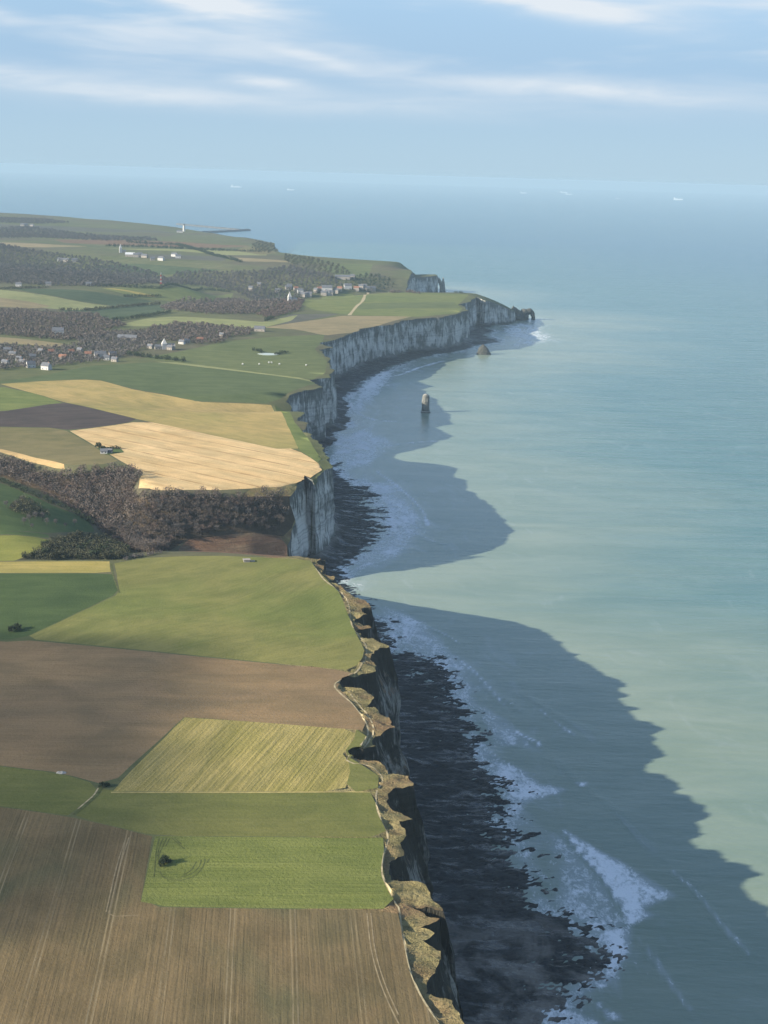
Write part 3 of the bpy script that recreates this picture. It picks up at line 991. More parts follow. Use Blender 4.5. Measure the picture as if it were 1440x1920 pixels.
CRESTS = [([(850, 1228), (890, 1260), (925, 1298), (950, 1332)], 1.6, 0.62, 0.15), ([(905, 1398), (940, 1425), (985, 1448), (1010, 1452)], 1.5, 0.6, 0.15),
          ([(725, 1148), (780, 1166), (840, 1192), (870, 1215)], 1.8, 0.6, 0.12), ([(652, 742), (664, 768), (698, 786), (765, 792)], 4.0, 0.75, 0.2),
          ([(690, 872), (745, 912), (790, 955), (805, 1000)], 3.0, 0.68, 0.15), ([(705, 700), (740, 705), (790, 688), (850, 672)], 6.0, 0.75, 0.15),
          ([(640, 835), (700, 838), (770, 830), (840, 826)], 4.0, 0.6, 0.15), ([(1000, 1320), (1040, 1352), (1075, 1378)], 1.6, 0.4, 0.12),
          ([(1056, 1553), (1070, 1572), (1090, 1598), (1125, 1635), (1150, 1670), (1170, 1705), (1182, 1740)], 1.6, 1.0, 0.35),
          ([(1182, 1740), (1220, 1790), (1260, 1850), (1310, 1920)], 2.0, 0.42, 0.15),
          ([(1245, 1618), (1300, 1670), (1360, 1740), (1430, 1820)], 2.2, 0.45, 0.2),
          ([(900, 1283), (930, 1300), (960, 1322), (985, 1340)], 1.6, 0.5, 0.2),
          ([(955, 1365), (985, 1382), (1005, 1390), (1018, 1405)], 1.6, 0.85, 0.25),
          ([(1018, 1405), (1060, 1445), (1090, 1470), (1140, 1510), (1200, 1570), (1245, 1618)], 3.0, 0.10, 0.22),
          ([(960, 1288), (1010, 1320), (1060, 1350), (1120, 1380)], 3.5, 0.06, 0.22),
          ([(1110, 1870), (1135, 1895), (1160, 1915)], 1.6, 0.6, 0.2),
          ([(760, 985), (800, 1010), (830, 1020)], 3.0, 0.4, 0.3),
          ([(700, 930), (740, 945), (790, 990)], 3.0, 0.5, 0.3),
          ([(900, 1330), (930, 1365), (965, 1400)], 1.6, 0.5, 0.12),
          ([(965, 1590), (985, 1620), (1025, 1650), (1035, 1690)], 1.6, 0.5, 0.2)]
for ptsx, wdt, fv, hz in CRESTS:
    fm = np.maximum(fm, line_soft(ptsx, wdt, fv))
    zz = np.maximum(zz, line_soft(ptsx, 3.5, hz))
foam[nearm] = fm
zsea = np.zeros(len(P))
zsea[nearm] = zz
idx = np.arange(len(P)).reshape(X.shape)
SF = np.stack([idx[:-1, :-1].ravel(), idx[:-1, 1:].ravel(), idx[1:, 1:].ravel(), idx[1:, :-1].ravel()], 1)
sea = mesh_ob('sea', np.c_[P, zsea], SF, None, smooth=True)
tag(sea, 'green blue sea reaching the hazy horizon', 'sea', kind='structure')
at = sea.data.attributes.new('foam', 'FLOAT', 'POINT')
at.data.foreach_set('value', foam.astype(np.float32))
at = sea.data.attributes.new('shore', 'FLOAT', 'POINT')
at.data.foreach_set('value', shore.astype(np.float32))

m_sea, t, b = mat('sea_water')
co = t.objco()


def attr(t, nm):
    nd = t.new('ShaderNodeAttribute')
    nd.attribute_name = nm
    return nd.outputs['Fac']


fo, sh = attr(t, 'foam'), attr(t, 'shore')
cur = t.noise(t.mapping(co, (0.0022, 0.0045, 1), rot=(0, 0, -0.5)), 1.0, 4, 0.55, 0.8)
cur2 = t.noise(t.mapping(co, (0.008, 0.022, 1), rot=(0, 0, -0.15)), 1.0, 4, 0.6, 0.5)
sw = t.math('ADD', sh, t.math('MULTIPLY_ADD', cur, 520, -260))
turb = t.ss(sw, 40, 520, 1.0, 0.0)
turb2 = t.ss(sw, 250, 3000, 1.0, 0.0)
deep = t.mix(t.ss(cur2, 0.3, 0.7), (0.034, 0.102, 0.132), (0.047, 0.122, 0.152))
mid = t.mix(t.ss(cur2, 0.3, 0.7), (0.064, 0.140, 0.134), (0.084, 0.164, 0.154))
milky = t.mix(t.ss(cur2, 0.3, 0.7), (0.150, 0.200, 0.148), (0.198, 0.242, 0.182))
c = t.mix(turb2, deep, mid)
c = t.mix(turb, c, milky)
# foam breaks up into streaks and cells
fn1 = t.noise(t.mapping(co, (0.16, 0.10, 1), rot=(0, 0, 0.35)), 1.0, 5, 0.7, 0.8)
fn2 = t.noise(t.mapping(co, (0.55, 0.30, 1), rot=(0, 0, 0.35)), 1.0, 4, 0.7, 0.5)
fn3 = t.noise(t.mapping(co, (0.030, 0.012, 1), rot=(0, 0, 0.3)), 1.0, 4, 0.6, 1.2)
fn = t.math('ADD', t.math('MULTIPLY', fn1, 0.42), t.math('ADD', t.math('MULTIPLY', fn2, 0.28), t.math('MULTIPLY', fn3, 0.30)))
fe = t.math('ADD', t.math('SUBTRACT', fo, 0.5), t.math('MULTIPLY_ADD', fn, 3.6, -1.8))
fmask = t.math('MULTIPLY', t.ss(fe, -0.08, 0.42), t.ss(fo, 0.02, 0.2))
fmask = t.math('MULTIPLY', fmask, 0.9)
film = t.math('MULTIPLY', t.ss(t.math('ADD', fo, t.math('MULTIPLY_ADD', fn3, 1.2, -0.6)), 0.08, 0.70), 0.6)
c = t.mix(film, c, (0.36, 0.40, 0.42))
c = t.mix(fmask, c, (0.72, 0.74, 0.74))
t.l.new(c, b.inputs['Base Color'])
b.inputs['IOR'].default_value = 1.33
b.inputs['Specular IOR Level'].default_value = 0.32
rg = t.math('ADD', t.math('MULTIPLY', fmask, 0.5), 0.22)
t.l.new(rg, b.inputs['Roughness'])
wv1 = t.noise(t.mapping(co, (0.010, 0.045, 1), rot=(0, 0, 0.10)), 1.0, 4, 0.6, 0.3)
wv2 = t.noise(t.mapping(co, (0.07, 0.20, 1), rot=(0, 0, -0.2)), 1.0, 4, 0.65, 0.3)
wv3 = t.noise(t.mapping(co, (0.0012, 0.012, 1), rot=(0, 0, 0.03)), 1.0, 5, 0.6, 0.3)
hh = t.math('ADD', t.math('MULTIPLY', wv1, t.ss(sh, 120, 700, 0.7, 3.0)), t.math('MULTIPLY', wv2, 0.5))
hh = t.math('ADD', hh, t.math('MULTIPLY', wv3, t.ss(sh, 120, 900, 1.0, 9.0)))
wv4 = t.noise(t.mapping(co, (0.0045, 0.040, 1), rot=(0, 0, 0.06)), 1.0, 4, 0.65, 0.4)
hh = t.math('ADD', hh, t.math('MULTIPLY', wv4, t.ss(sh, 120, 700, 0.4, 6.0)))
t.l.new(t.bump(hh, 1.0, 0.7), b.inputs['Normal'])
sea.data.materials.append(m_sea)

# ------------------------------------------------------------------ paths and wheel tracks (draped ribbons)
m_path = plain('path_chalk_earth', (0.32, 0.265, 0.155), 0.95, 0.3, 0.3)
m_track = plain('track_earth', (0.075, 0.085, 0.028), 0.95, 0.3, 0.3)
m_track_pale = plain('track_pale', (0.21, 0.165, 0.095), 0.95, 0.25, 0.3)
m_straw = plain('straw_margin', (0.29, 0.24, 0.09), 0.95, 0.2, 0.3)


def ribbon(name, label, px, w, m, wob=0.25, up=0.12):
    P = spline([tuple(gp(*p)[:2]) for p in px], 6)
    P = resample(P, 3.0 if P[0][1] < 1500 else 12.0)
    n = len(P)
    tg = np.gradient(P, axis=0)
    tg /= np.hypot(tg[:, 0], tg[:, 1])[:, None] + 1e-9
    nn = np.c_[-tg[:, 1], tg[:, 0]]
    s = np.arange(n)
    V = []
    wv = w * (1 + wob * fbm(s / 4.0, s * 0.0 + w, 5, 2))
    for k in range(n):
        for e in (-0.5, 0.0, 0.5):
            q = P[k] + nn[k] * wv[k] * e
            V.append((q[0], q[1], drape(q[0], q[1]) + up))
    Fc = []
    for k in range(n - 1):
        for e in (0, 1):
            a = k * 3 + e
            Fc.append((a, a + 1, a + 4, a + 3))
    o = mesh_ob(name, V, Fc, m)
    return tag(o, label, name.split('_')[-1], kind='structure')


ribbon('footpath', 'chalky footpath along the far half of the near cliff edge',
       [(583, 1052), (598, 1074), (612, 1091), (640, 1110), (653, 1132), (656, 1150), (660, 1172), (676, 1196), (687, 1215), (684, 1238), (670, 1258), (645, 1272),
        (627, 1285), (640, 1302), (663, 1322), (680, 1345), (690, 1368), (684, 1390), (664, 1408), (649, 1424), (664, 1432)], 1.1, m_path)
ribbon('footpath', 'chalky footpath along the closer half of the near cliff edge',
       [(664, 1432), (695, 1437), (713, 1452), (717, 1466), (706, 1486), (708, 1520), (727, 1568), (719, 1605), (717, 1640), (735, 1680), (748, 1704),
        (757, 1760), (772, 1828), (800, 1886), (850, 1955)], 0.8, m_path)
ribbon('footpath', 'second rutted path beside the brown field corner', [(640, 1292), (668, 1316), (692, 1345), (700, 1370), (690, 1393), (672, 1410)], 0.8, m_path)
ribbon('farm_track', 'short dark track running down from the small bush', [(189, 1478), (180, 1492), (165, 1506), (150, 1518), (138, 1528)], 1.6, m_track)
ribbon('farm_track', 'pale rim of the short track below the small bush', [(184, 1478), (176, 1491), (160, 1505), (146, 1517)], 0.7, m_path)
ribbon('grass_margin', 'straw coloured margin below the slanting straw rows', [(208, 1486), (350, 1486), (500, 1486), (704, 1487)], 1.3, m_straw)
ribbon('grass_margin', 'dark verge between the dark crop and the cereal field', [(208, 1056), (214, 1085), (224, 1112)], 1.0, m_track)
ribbon('footpath', 'pale path crossing the far headland pasture', [(690, 548), (682, 560), (668, 575), (655, 591)], 7.0, m_path)
ribbon('footpath', 'worn path inside the cliff edge by the golden stubble', [(590, 899), (580, 905), (569, 914)], 1.6, m_track)
for pxs in ([(299, 1571), (294, 1590), (291, 1618), (289, 1645)], [(306, 1571), (299, 1588), (295, 1606)], [(313, 1571), (306, 1585), (299, 1600), (296, 1612)],
            [(318, 1572), (311, 1586)], [(322, 1571), (334, 1582), (346, 1592)], [(327, 1571), (340, 1583)],
            [(384, 1611), (382, 1622), (368, 1640), (345, 1650), (325, 1650)], [(377, 1612), (374, 1624), (360, 1638), (338, 1645)],
            [(368, 1616), (358, 1632), (345, 1640)], [(392, 1610), (396, 1614), (388, 1618)], [(300, 1634), (306, 1645), (322, 1650)]):
    ribbon('wheel_track', 'curved wheel track round the dark bush clump', pxs, 0.45, m_track, up=0.06)
for pxs in ([(242, 1570), (226, 1620), (204, 1713)], [(236, 1572), (220, 1620), (199, 1710)], [(204, 1713), (215, 1718), (262, 1716)],
            [(688, 1712), (696, 1780), (714, 1845), (740, 1905), (760, 1940)], [(695, 1712), (703, 1780), (721, 1843), (747, 1903)]):
    ribbon('wheel_track', 'pale wheel track bending across the brown tilled field', pxs, 0.5, m_track_pale, up=0.06)


# ------------------------------------------------------------------ trees
def tube(V, Fc, pts, rad, n=5):
    i0 = len(V)
    for k, p in enumerate(pts):
        p = Vector(p)
        a = Vector(pts[min(k + 1, len(pts) - 1)]) - Vector(pts[max(k - 1, 0)])
        if a.length < 1e-6:
            a = Vector((0, 0, 1))
        a.normalize()
        u = a.orthogonal().normalized()
        w = a.cross(u)
        for j in range(n):
            th = 2 * math.pi * j / n
            V.append(tuple(p + (u * math.cos(th) + w * math.sin(th)) * rad[k]))
    for k in range(len(pts) - 1):
        for j in range(n):
            a, b = i0 + k * n + j, i0 + k * n + (j + 1) % n
            Fc.append((a, b, b + n, a + n))
    Fc.append(tuple(i0 + (len(pts) - 1) * n + j for j in range(n)))


def twigs(rng, cen, rad, clumps, per, ln, wd, bare=True):
    """crown: loose clumps of many small faces with gaps between them"""
    V, Fc = [], []
    for c in range(clumps):
        d = rng.normal(size=3)
        d /= np.linalg.norm(d)
        d[2] = d[2] * 0.8 + 0.15
        c0 = np.array(cen) + d * np.array(rad) * rng.uniform(0.35, 0.95)
        cr = rng.uniform(0.25, 0.45) * min(rad)
        for k in range(per):
            p = c0 + rng.normal(size=3) * cr * 0.6
            if bare:
                o = p - np.array(cen)
                o = o / (np.linalg.norm(o) + 1e-6) + rng.normal(size=3) * 0.5 + np.array([0, 0, 0.35])
            else:
                o = rng.normal(size=3)
            o /= np.linalg.norm(o)
            s = np.cross(o, rng.normal(size=3))
            s /= np.linalg.norm(s) + 1e-6
            l_, w_ = ln * rng.uniform(.6, 1.3), wd * rng.uniform(.6, 1.3)
            i = len(V)
            V += [tuple(p - s * w_ * .5), tuple(p + s * w_ * .5), tuple(p + o * l_)]
            Fc.append((i, i + 1, i + 2))
    return V, Fc


m_bark = plain('bark', (0.080, 0.066, 0.052), 0.9, 0.3, 1.0)
m_twig = plain('bare_twigs', (0.105, 0.086, 0.074), 0.9, 0.35, 0.4)
m_twig_grey = plain('grey_twigs', (0.112, 0.100, 0.092), 0.9, 0.3, 0.4)
m_twig_red = plain('reddish_twigs', (0.106, 0.078, 0.066), 0.9, 0.3, 0.4)
m_twig_dark = plain('dark_twigs', (0.074, 0.069, 0.066), 0.9, 0.35, 0.1)
m_leaf = plain('evergreen_leaves', (0.030, 0.042, 0.020), 0.8, 0.45, 0.8)
m_scrubleaf = plain('scrub_leaves', (0.055, 0.056, 0.032), 0.85, 0.45, 0.5)


def bare_tree_meshes(seed, H=10.0, R=3.6, mt=None):
    rng = np.random.default_rng(seed)
    V, Fc = [], []
    tube(V, Fc, [(0, 0, -1.0), (0.1, 0, H * .25), (0.15, 0.1, H * .6), (0.1, 0.1, H * .85)], [0.32, 0.24, 0.15, 0.05])
    for k in range(7):
        th = k * 2.4 + rng.uniform(-.3, .3)
        z0 = H * rng.uniform(.28, .6)
        r = R * rng.uniform(.6, .95)
        tube(V, Fc, [(0.1, 0, z0), (math.cos(th) * r * .5, math.sin(th) * r * .5, z0 + H * .16), (math.cos(th) * r, math.sin(th) * r, z0 + H * rng.uniform(.25, .38))],
             [0.13, 0.09, 0.03], 4)
    me = bpy.data.meshes.new('trunk')
    me.from_pydata(V, [], Fc)
    me.materials.append(m_bark)
    V, Fc = twigs(rng, (0, 0, H * .66), (R, R, H * .36), 18, 22, 1.3, 0.34)
    mc = bpy.data.meshes.new('crown')
    mc.from_pydata(V, [], Fc)
    mc.materials.append(mt or m_twig)
    return me, mc


def bush_meshes(seed, H=3.0, R=2.4, mt=None):
    rng = np.random.default_rng(seed)
    V, Fc = [], []
    for k in range(4):
        th = k * 1.7
        tube(V, Fc, [(0, 0, -0.5), (math.cos(th) * R * .3, math.sin(th) * R * .3, H * .35), (math.cos(th) * R * .55, math.sin(th) * R * .55, H * .7)], [0.12, 0.08, 0.03], 4)
    me = bpy.data.meshes.new('stem')
    me.from_pydata(V, [], Fc)
    me.materials.append(m_bark)
    V, Fc = twigs(rng, (0, 0, H * .5), (R, R, H * .5), 16, 26, 0.55, 0.5, False)
    mc = bpy.data.meshes.new('crown')
    mc.from_pydata(V, [], Fc)
    mc.materials.append(mt or m_leaf)
    return me, mc


BT = [bare_tree_meshes(11, 10.5, 3.7), bare_tree_meshes(12, 9.0, 3.3, m_twig_red), bare_tree_meshes(13, 11.5, 4.0, m_twig), bare_tree_meshes(14, 9.5, 3.6, m_twig_grey)]
BU = [bush_meshes(21), bush_meshes(22, 2.6, 2.7), bush_meshes(23, 3.4, 2.2, m_scrubleaf)]


def plant(kind, meshes, x, y, sc, rz, label, cat, group, first='trunk'):
    e = bpy.data.objects.new(kind, None)
    C.objects.link(e)
    e.location = (x, y, drape(x, y))
    e.rotation_euler = (0, 0, rz)
    e.scale = (sc, sc, sc)
    e.empty_display_size = 2
    tag(e, label, cat, group)
    for nm, me in zip((first, 'crown'), meshes):
        o = bpy.data.objects.new(nm, me)
        C.objects.link(o)
        o.parent = e
    return e


def scatter(poly, st):
    poly = np.asarray(poly)
    x0, y0 = poly.min(0)
    x1, y1 = poly.max(0)
    P = grid_pts(x0, x1, y0, y1, st)
    return P[inside(P, poly)]


def visible(P, top):
    """keep plants the camera can see at all"""
    out = []
    for q in P:
        z = drape(q[0], q[1]) + top
        d = Vector((q[0], q[1], z)) - CAMLOC
        L_ = d.length
        h = BVH.ray_cast(CAMLOC, d.normalized(), L_)
        out.append(h[0] is None or (h[3] > L_ - top * 2.5))
    return P[np.array(out, bool)]


def mass(name, label, P, size, tris, m, shape=(1, 1, 1), lift=0.5, fac=0.55):
    """many crowns that read as one wood: one object"""
    rng = np.random.default_rng(len(P) + 5)
    n = len(P)
    zb = np.array([drape(a, b) for a, b in P])
    sc = size * rng.uniform(.7, 1.25, n)
    d = rng.normal(size=(n, tris, 3))
    d /= np.linalg.norm(d, axis=2)[:, :, None]
    rad = rng.uniform(.35, 1.0, (n, tris, 1))
    cen = d * rad * np.array(shape) * sc[:, None, None] * 0.5
    cen[:, :, 2] += (sc * lift)[:, None]
    cen[:, :, 0] += P[:, 0][:, None]
    cen[:, :, 1] += P[:, 1][:, None]
    cen[:, :, 2] += zb[:, None]
    o1 = rng.normal(size=(n, tris, 3))
    o1[:, :, 2] += .4
    o1 /= np.linalg.norm(o1, axis=2)[:, :, None]
    o2 = np.cross(o1, rng.normal(size=(n, tris, 3)))
    o2 /= np.linalg.norm(o2, axis=2)[:, :, None] + 1e-6
    ts = (sc * fac)[:, None, None] * rng.uniform(.5, 1.1, (n, tris, 1))
    A = cen - o2 * ts * .4
    B = cen + o2 * ts * .4
    D = cen + o1 * ts
    V = np.stack([A, B, D], 2).reshape(-1, 3)
    me = bpy.data.meshes.new(name)
    nv, nf = len(V), len(V) // 3
    me.vertices.add(nv)
    me.vertices.foreach_set('co', V.astype(np.float32).ravel())
    me.loops.add(nv)
    me.loops.foreach_set('vertex_index', np.arange(nv, dtype=np.int32))
    me.polygons.add(nf)
    me.polygons.foreach_set('loop_start', np.arange(0, nv, 3, dtype=np.int32))
    me.polygons.foreach_set('loop_total', np.full(nf, 3, dtype=np.int32))
    me.materials.append(m)
    me.update(calc_edges=True)
    o = bpy.data.objects.new(name, me)
    C.objects.link(o)
    return tag(o, label, 'woodland' if 'hedge' not in name else 'hedge', kind='stuff' if 'hedge' not in name else None)


def world_poly(px):
    return np.array([tuple(gp(*p)[:2]) for p in px])


near_poly = np.array([on_h(*p) for p in WOODS['near']])
NW = scatter(near_poly, 5.6)
NW = NW[(seg_dist(NW, COAST) > 6) & (NW[:, 0] > -520)]
NW = visible(NW, 9.0)
# nearest trees are things of their own
order = np.argsort(NW[:, 1] + 0.25 * np.abs(NW[:, 0]))
n_ind = 262
for k in order[:n_ind]:
    q = NW[k]
    w_ = (0.5, 0.2, 0.2, 0.1)
    me = BT[int(RNG.choice(4, p=w_))]
    plant('bare_tree', me, q[0], q[1], RNG.uniform(.72, 1.08), RNG.uniform(0, 6.28),
          'bare brown tree in the dense wood on the valley side below the stubble', 'tree', 'bare trees of the valley wood')
restp = NW[order[n_ind:]]
half = RNG.random(len(restp)) < 0.7
mass('woodland', 'bare brown wood covering the upper valley side', restp[half], 9.0, 150, m_twig, (0.9, 0.9, 1.0), 0.6, 0.14)
mass('woodland', 'reddish bare trees mixed into the valley wood', restp[~half], 8.4, 150, m_twig_red, (0.9, 0.9, 1.0), 0.6, 0.14)
# pale scattered trees on the valley floor
for px, py, s in [(45, 984, .8), (55, 980, .9), (66, 975, .9), (80, 978, 1.0), (88, 985, .8), (104, 985, .7), (122, 990, .6), (140, 986, .75), (60, 992, .6),
                  (12, 952, .8), (30, 952, .8), (42, 945, .9), (22, 958, .7)]:
    q = gp(px, py)
    plant('bare_tree', BT[3], q.x, q.y, s * .8, px, 'grey bare tree standing on the green valley floor', 'tree', 'grey trees of the valley floor')
sp = visible(scatter(world_poly(WOODS['scrub']), 4.6), 4.0)
print('scrub', len(sp), 'near', len(NW))
for k, q in enumerate(sp):
    if k % 4 == 0 and k < 400:
        plant('scrub_bush', BU[2] if k % 8 else BU[0], q[0], q[1], RNG.uniform(1.0, 1.9), RNG.uniform(0, 6), 'dark bush in the shaded scrub beside the yellow meadow', 'bush',
              'bushes of the dark scrub')
mass('woodland', 'dark shaded scrub filling the gully beside the yellow meadow', sp, 5.5, 90, m_scrubleaf, (1, 1, .8), 0.45, 0.17)
cp = visible(scatter(world_poly([(20, 962), (40, 938), (62, 948), (92, 972), (60, 972)]), 5.5), 5.0)
mass('woodland', 'dark clump of trees on the green valley floor', cp, 7.0, 90, m_scrubleaf, (1, 1, .9), 0.5, 0.17)


def hedge(label, px, size, m, st=None, jit=0.25, tris=70):
    P = resample(np.array([tuple(gp(*p)[:2]) for p in px]), st or size * .45)
    P = P + RNG.normal(size=P.shape) * size * jit
    o = mass('hedge', label, P, size, tris, m, (1, 1, .9), 0.4, 0.2)
    return o


hedge('dark hedge along the lower edge of the bare wood', [(2, 903), (40, 920), (100, 945), (150, 968), (178, 985)], 5.5, m_leaf)
hedge('russet scrub at the foot of the bare wood', [(85, 925), (120, 942), (160, 968), (190, 992), (215, 1010), (240, 1022)], 4.0, m_twig_red, 2.0, .5)
hedge('bare grey scrub on the crest of the near field', [(232, 1050), (255, 1045), (280, 1040), (300, 1037)], 3.0, m_twig_grey, 1.2, .4)
hedge('low dark hedge at the end of the village wood', [(232, 664), (270, 670), (310, 674), (345, 679)], 8, m_leaf)
hedge('dark hedge left of the pale pond', [(474, 657), (484, 659), (492, 662)], 6, m_leaf)
hedge('dark hedge right of the pale pond', [(514, 665), (524, 664), (538, 661)], 6, m_leaf)
hedge('dark hedge between the grey plough and the olive field', [(498, 603), (505, 599), (512, 597)], 8, m_leaf)
hedge('long thin hedge below the far light field', [(110, 582), (160, 583), (222, 577), (300, 570)], 8, m_scrubleaf)
hedge('dark winding hedge below the hollow meadow', [(190, 604), (230, 600), (270, 594), (320, 586)], 8, m_leaf)
hedge('dark hedge beside the striped mast', [(190, 537), (240, 539), (300, 541), (380, 543), (430, 548)], 9, m_leaf)
hedge('thin dark hedge crossing the field by the mast', [(232, 556), (265, 556), (300, 556)], 7, m_leaf)
hedge('dark hedge on the dark field of the far plateau', [(0, 543), (50, 541), (90, 540)], 8, m_scrubleaf)
hedge('dark hedge line across the hills above the town', [(200, 462), (280, 464), (400, 470), (490, 473)], 12, m_leaf)
hedge('dark hedge line on the hill beyond the striped mast', [(240, 455), (330, 460), (410, 482), (450, 492)], 12, m_leaf)
hedge('dark scrub on the far headland pasture', [(735, 549), (750, 548), (768, 549), (785, 551)], 9, m_twig, 4, .5)
hedge('dark scrub tuft on the crest of the far headland', [(853, 549), (862, 549), (868, 550)], 6, m_leaf)

# woods farther off, each one mass
FARW = [
    ('dark wood on the far valley side at the left edge', [(-200, 452), (0, 458), (60, 470), (150, 482), (240, 499), (290, 512), (325, 527), (290, 533), (200, 538), (100, 536), (0, 532), (-200, 528)], 11, 15, m_twig_dark),
    ('dark wood behind the striped mast', [(325, 512), (380, 508), (430, 512), (500, 508), (545, 500), (600, 512), (640, 530), (640, 545), (600, 552), (556, 560), (520, 570), (470, 562), (440, 547), (380, 537), (310, 533)], 11, 14, m_twig_dark),
    ('mauve wood in the hollow before the town', [(300, 577), (340, 561), (400, 563), (450, 560), (530, 568), (470, 590), (400, 590), (335, 584)], 10, 12, m_twig),
    ('bare wood on the valley side above the village', [(-200, 575), (0, 580), (60, 584), (140, 590), (200, 600), (240, 612), (190, 622), (100, 616), (0, 611), (-200, 606)], 9, 11, m_twig),
    ('bare village trees round the small houses', [(-200, 645), (0, 648), (50, 650), (110, 652), (150, 645), (135, 632), (200, 625), (250, 622), (290, 632), (300, 645), (255, 660), (220, 672), (170, 680), (110, 686), (60, 690), (0, 694), (-200, 700)], 8, 10.5, m_twig_grey),
    ('bare village wood behind the tall pale house', [(278, 616), (335, 606), (420, 612), (480, 620), (470, 628), (430, 632), (415, 644), (370, 646), (330, 640), (250, 640), (255, 628)], 8.5, 10.5, m_twig),
    ('strip of bare trees above the tan field', [(-200, 605), (0, 611), (100, 618), (200, 624), (240, 622), (180, 634), (130, 640), (60, 634), (0, 628), (-200, 622)], 9, 11, m_twig),
    ('mauve scrub on the slope beside the white house', [(480, 590), (520, 574), (545, 564), (570, 566), (562, 582), (540, 588), (505, 598)], 8, 10, m_twig_red),
    ('bushes on the hill slope above the town', [(535, 478), (580, 484), (640, 500), (660, 515), (620, 515), (560, 500), (530, 490)], 9, 18, m_scrubleaf),
    ('dark wood above the far terraces', [(-200, 425), (0, 428), (60, 426), (160, 440), (280, 447), (300, 452), (200, 452), (100, 447), (0, 447), (-200, 445)], 11, 20, m_twig_dark),
    ('trees along the skyline at the left edge', [(-200, 404), (0, 409), (80, 411), (130, 418), (80, 420), (0, 418), (-200, 415)], 10, 18, m_twig_dark),
    ('dark trees in the town valley', [(640, 522), (690, 515), (735, 525), (740, 540), (700, 547), (650, 546)], 9, 14, m_leaf),
    ('rough dark scrub on the far cliff top', [(480, 452), (515, 458), (525, 470), (505, 476), (470, 465)], 9, 20, m_scrubleaf),
]
for lab, px, size, st, m in FARW:
    P = scatter(world_poly(px), st)
    P = P[inside(P, outline)]
    P = visible(P, size)
    if len(P) > 4:
        mass('woodland', lab, P, size, 56, m, (1, 1, .8), 0.4, 0.25)

tp_ = grid_pts(-60, 80, 380, 1100, 1.5)
tp_ = tp_[inside(tp_, outline)]
td_ = seg_dist(tp_, COAST)
fieldin = np.zeros(len(tp_), bool)
for lab_, mm_, poly_ in FIELDS:
    if min(p[1] for p in poly_) < 1100:
        fieldin |= inside(tp_, np.array(poly_))
tp_ = tp_[(td_ < 17) & (td_ > 0.3) & ~fieldin & (RNG.random(len(tp_)) < 0.45)]
tk_ = vnoise(tp_[:, 0] / 7, tp_[:, 1] / 7, 77)
m_tuft = plain('dry_tufts', (0.255, 0.215, 0.105), 0.95, 0.3, 0.15)
m_tuft_dark = plain('dark_tufts', (0.18, 0.145, 0.07), 0.95, 0.35, 0.15)
mass('rough_grass', 'dry tan grass tufts along the near cliff edge', tp_[tk_ > 0.30], 0.8, 8, m_tuft, (1.3, 1.3, .4), 0.12, 0.5)
mass('rough_grass', 'dark low scrub among the dry grass of the near cliff edge', tp_[tk_ <= 0.30], 0.95, 8, m_tuft_dark, (1.3, 1.3, .4), 0.12, 0.5)
# isolated bushes in the near fields
for px, py, s, me, lab in [(301, 1624, .85, BU[0], 'small dark bush at the left of the clump in the bright wheat'),
                           (310, 1618, 1.15, BU[0], 'largest dark bush of the clump in the bright wheat'),
                           (318, 1617, .6, BU[1], 'low dark bush at the right of the clump in the bright wheat'),
                           (22, 1184, 1.3, BU[0], 'dark bush at the corner of the dark green crop'),
                           (32, 1180, 1.5, BU[1], 'broad dark bush beside the other bush at the dark crop corner'),
                           (194, 1475, .95, BU[1], 'low bush at the top of the short track'),
                           (201, 1474, .7, BU[1], 'smaller bush beside the low bush at the top of the track'),
                           (186, 840, 2.0, BU[0], 'dark round tree at the left of the walled enclosure in the stubble'),
                           (192, 842, 1.4, BU[1], 'dark shrub next to the round tree of the enclosure')]:
    q = gp(px, py)
    plant('dark_bush', me, q.x, q.y, s, px * .3, lab, 'bush', None, 'stem')
hedge('dark hedge on the far side of the enclosure in the stubble', [(192, 842), (205, 842), (216, 841), (228, 842)], 3.6, m_leaf)


# ------------------------------------------------------------------ buildings
m_white = plain('white_render', (0.44, 0.43, 0.41), 0.8, 0.08, 0.5)
m_cream = plain('cream_render', (0.29, 0.26, 0.225), 0.8, 0.1, 0.5)
m_brick = plain('brick_wall', (0.28, 0.15, 0.10), 0.9, 0.15, 0.5)
m_slate = plain('slate_roof', (0.11, 0.115, 0.125), 0.6, 0.2, 0.5)
m_tile = plain('tile_roof', (0.21, 0.105, 0.07), 0.8, 0.2, 0.5)
m_pane = plain('window_glass', (0.03, 0.035, 0.04), 0.2, 0.1, 0.5)
m_metal = plain('roof_metal', (0.50, 0.51, 0.52), 0.45, 0.1, 0.5)


def box(V, Fc, x0, x1, y0, y1, z0, z1):
    i = len(V)
    V += [(x0, y0, z0), (x1, y0, z0), (x1, y1, z0), (x0, y1, z0), (x0, y0, z1), (x1, y0, z1), (x1, y1, z1), (x0, y1, z1)]
    Fc += [(i, i + 3, i + 2, i + 1), (i + 4, i + 5, i + 6, i + 7), (i, i + 1, i + 5, i + 4), (i + 1, i + 2, i + 6, i + 5), (i + 2, i + 3, i + 7, i + 6), (i + 3, i, i + 4, i + 7)]


def root(name, x, y, z, rz, label, cat, group=None):
    e = bpy.data.objects.new(name, None)
    C.objects.link(e)
    e.location = (x, y, z)
    e.rotation_euler = (0, 0, rz)
    return tag(e, label, cat, group)


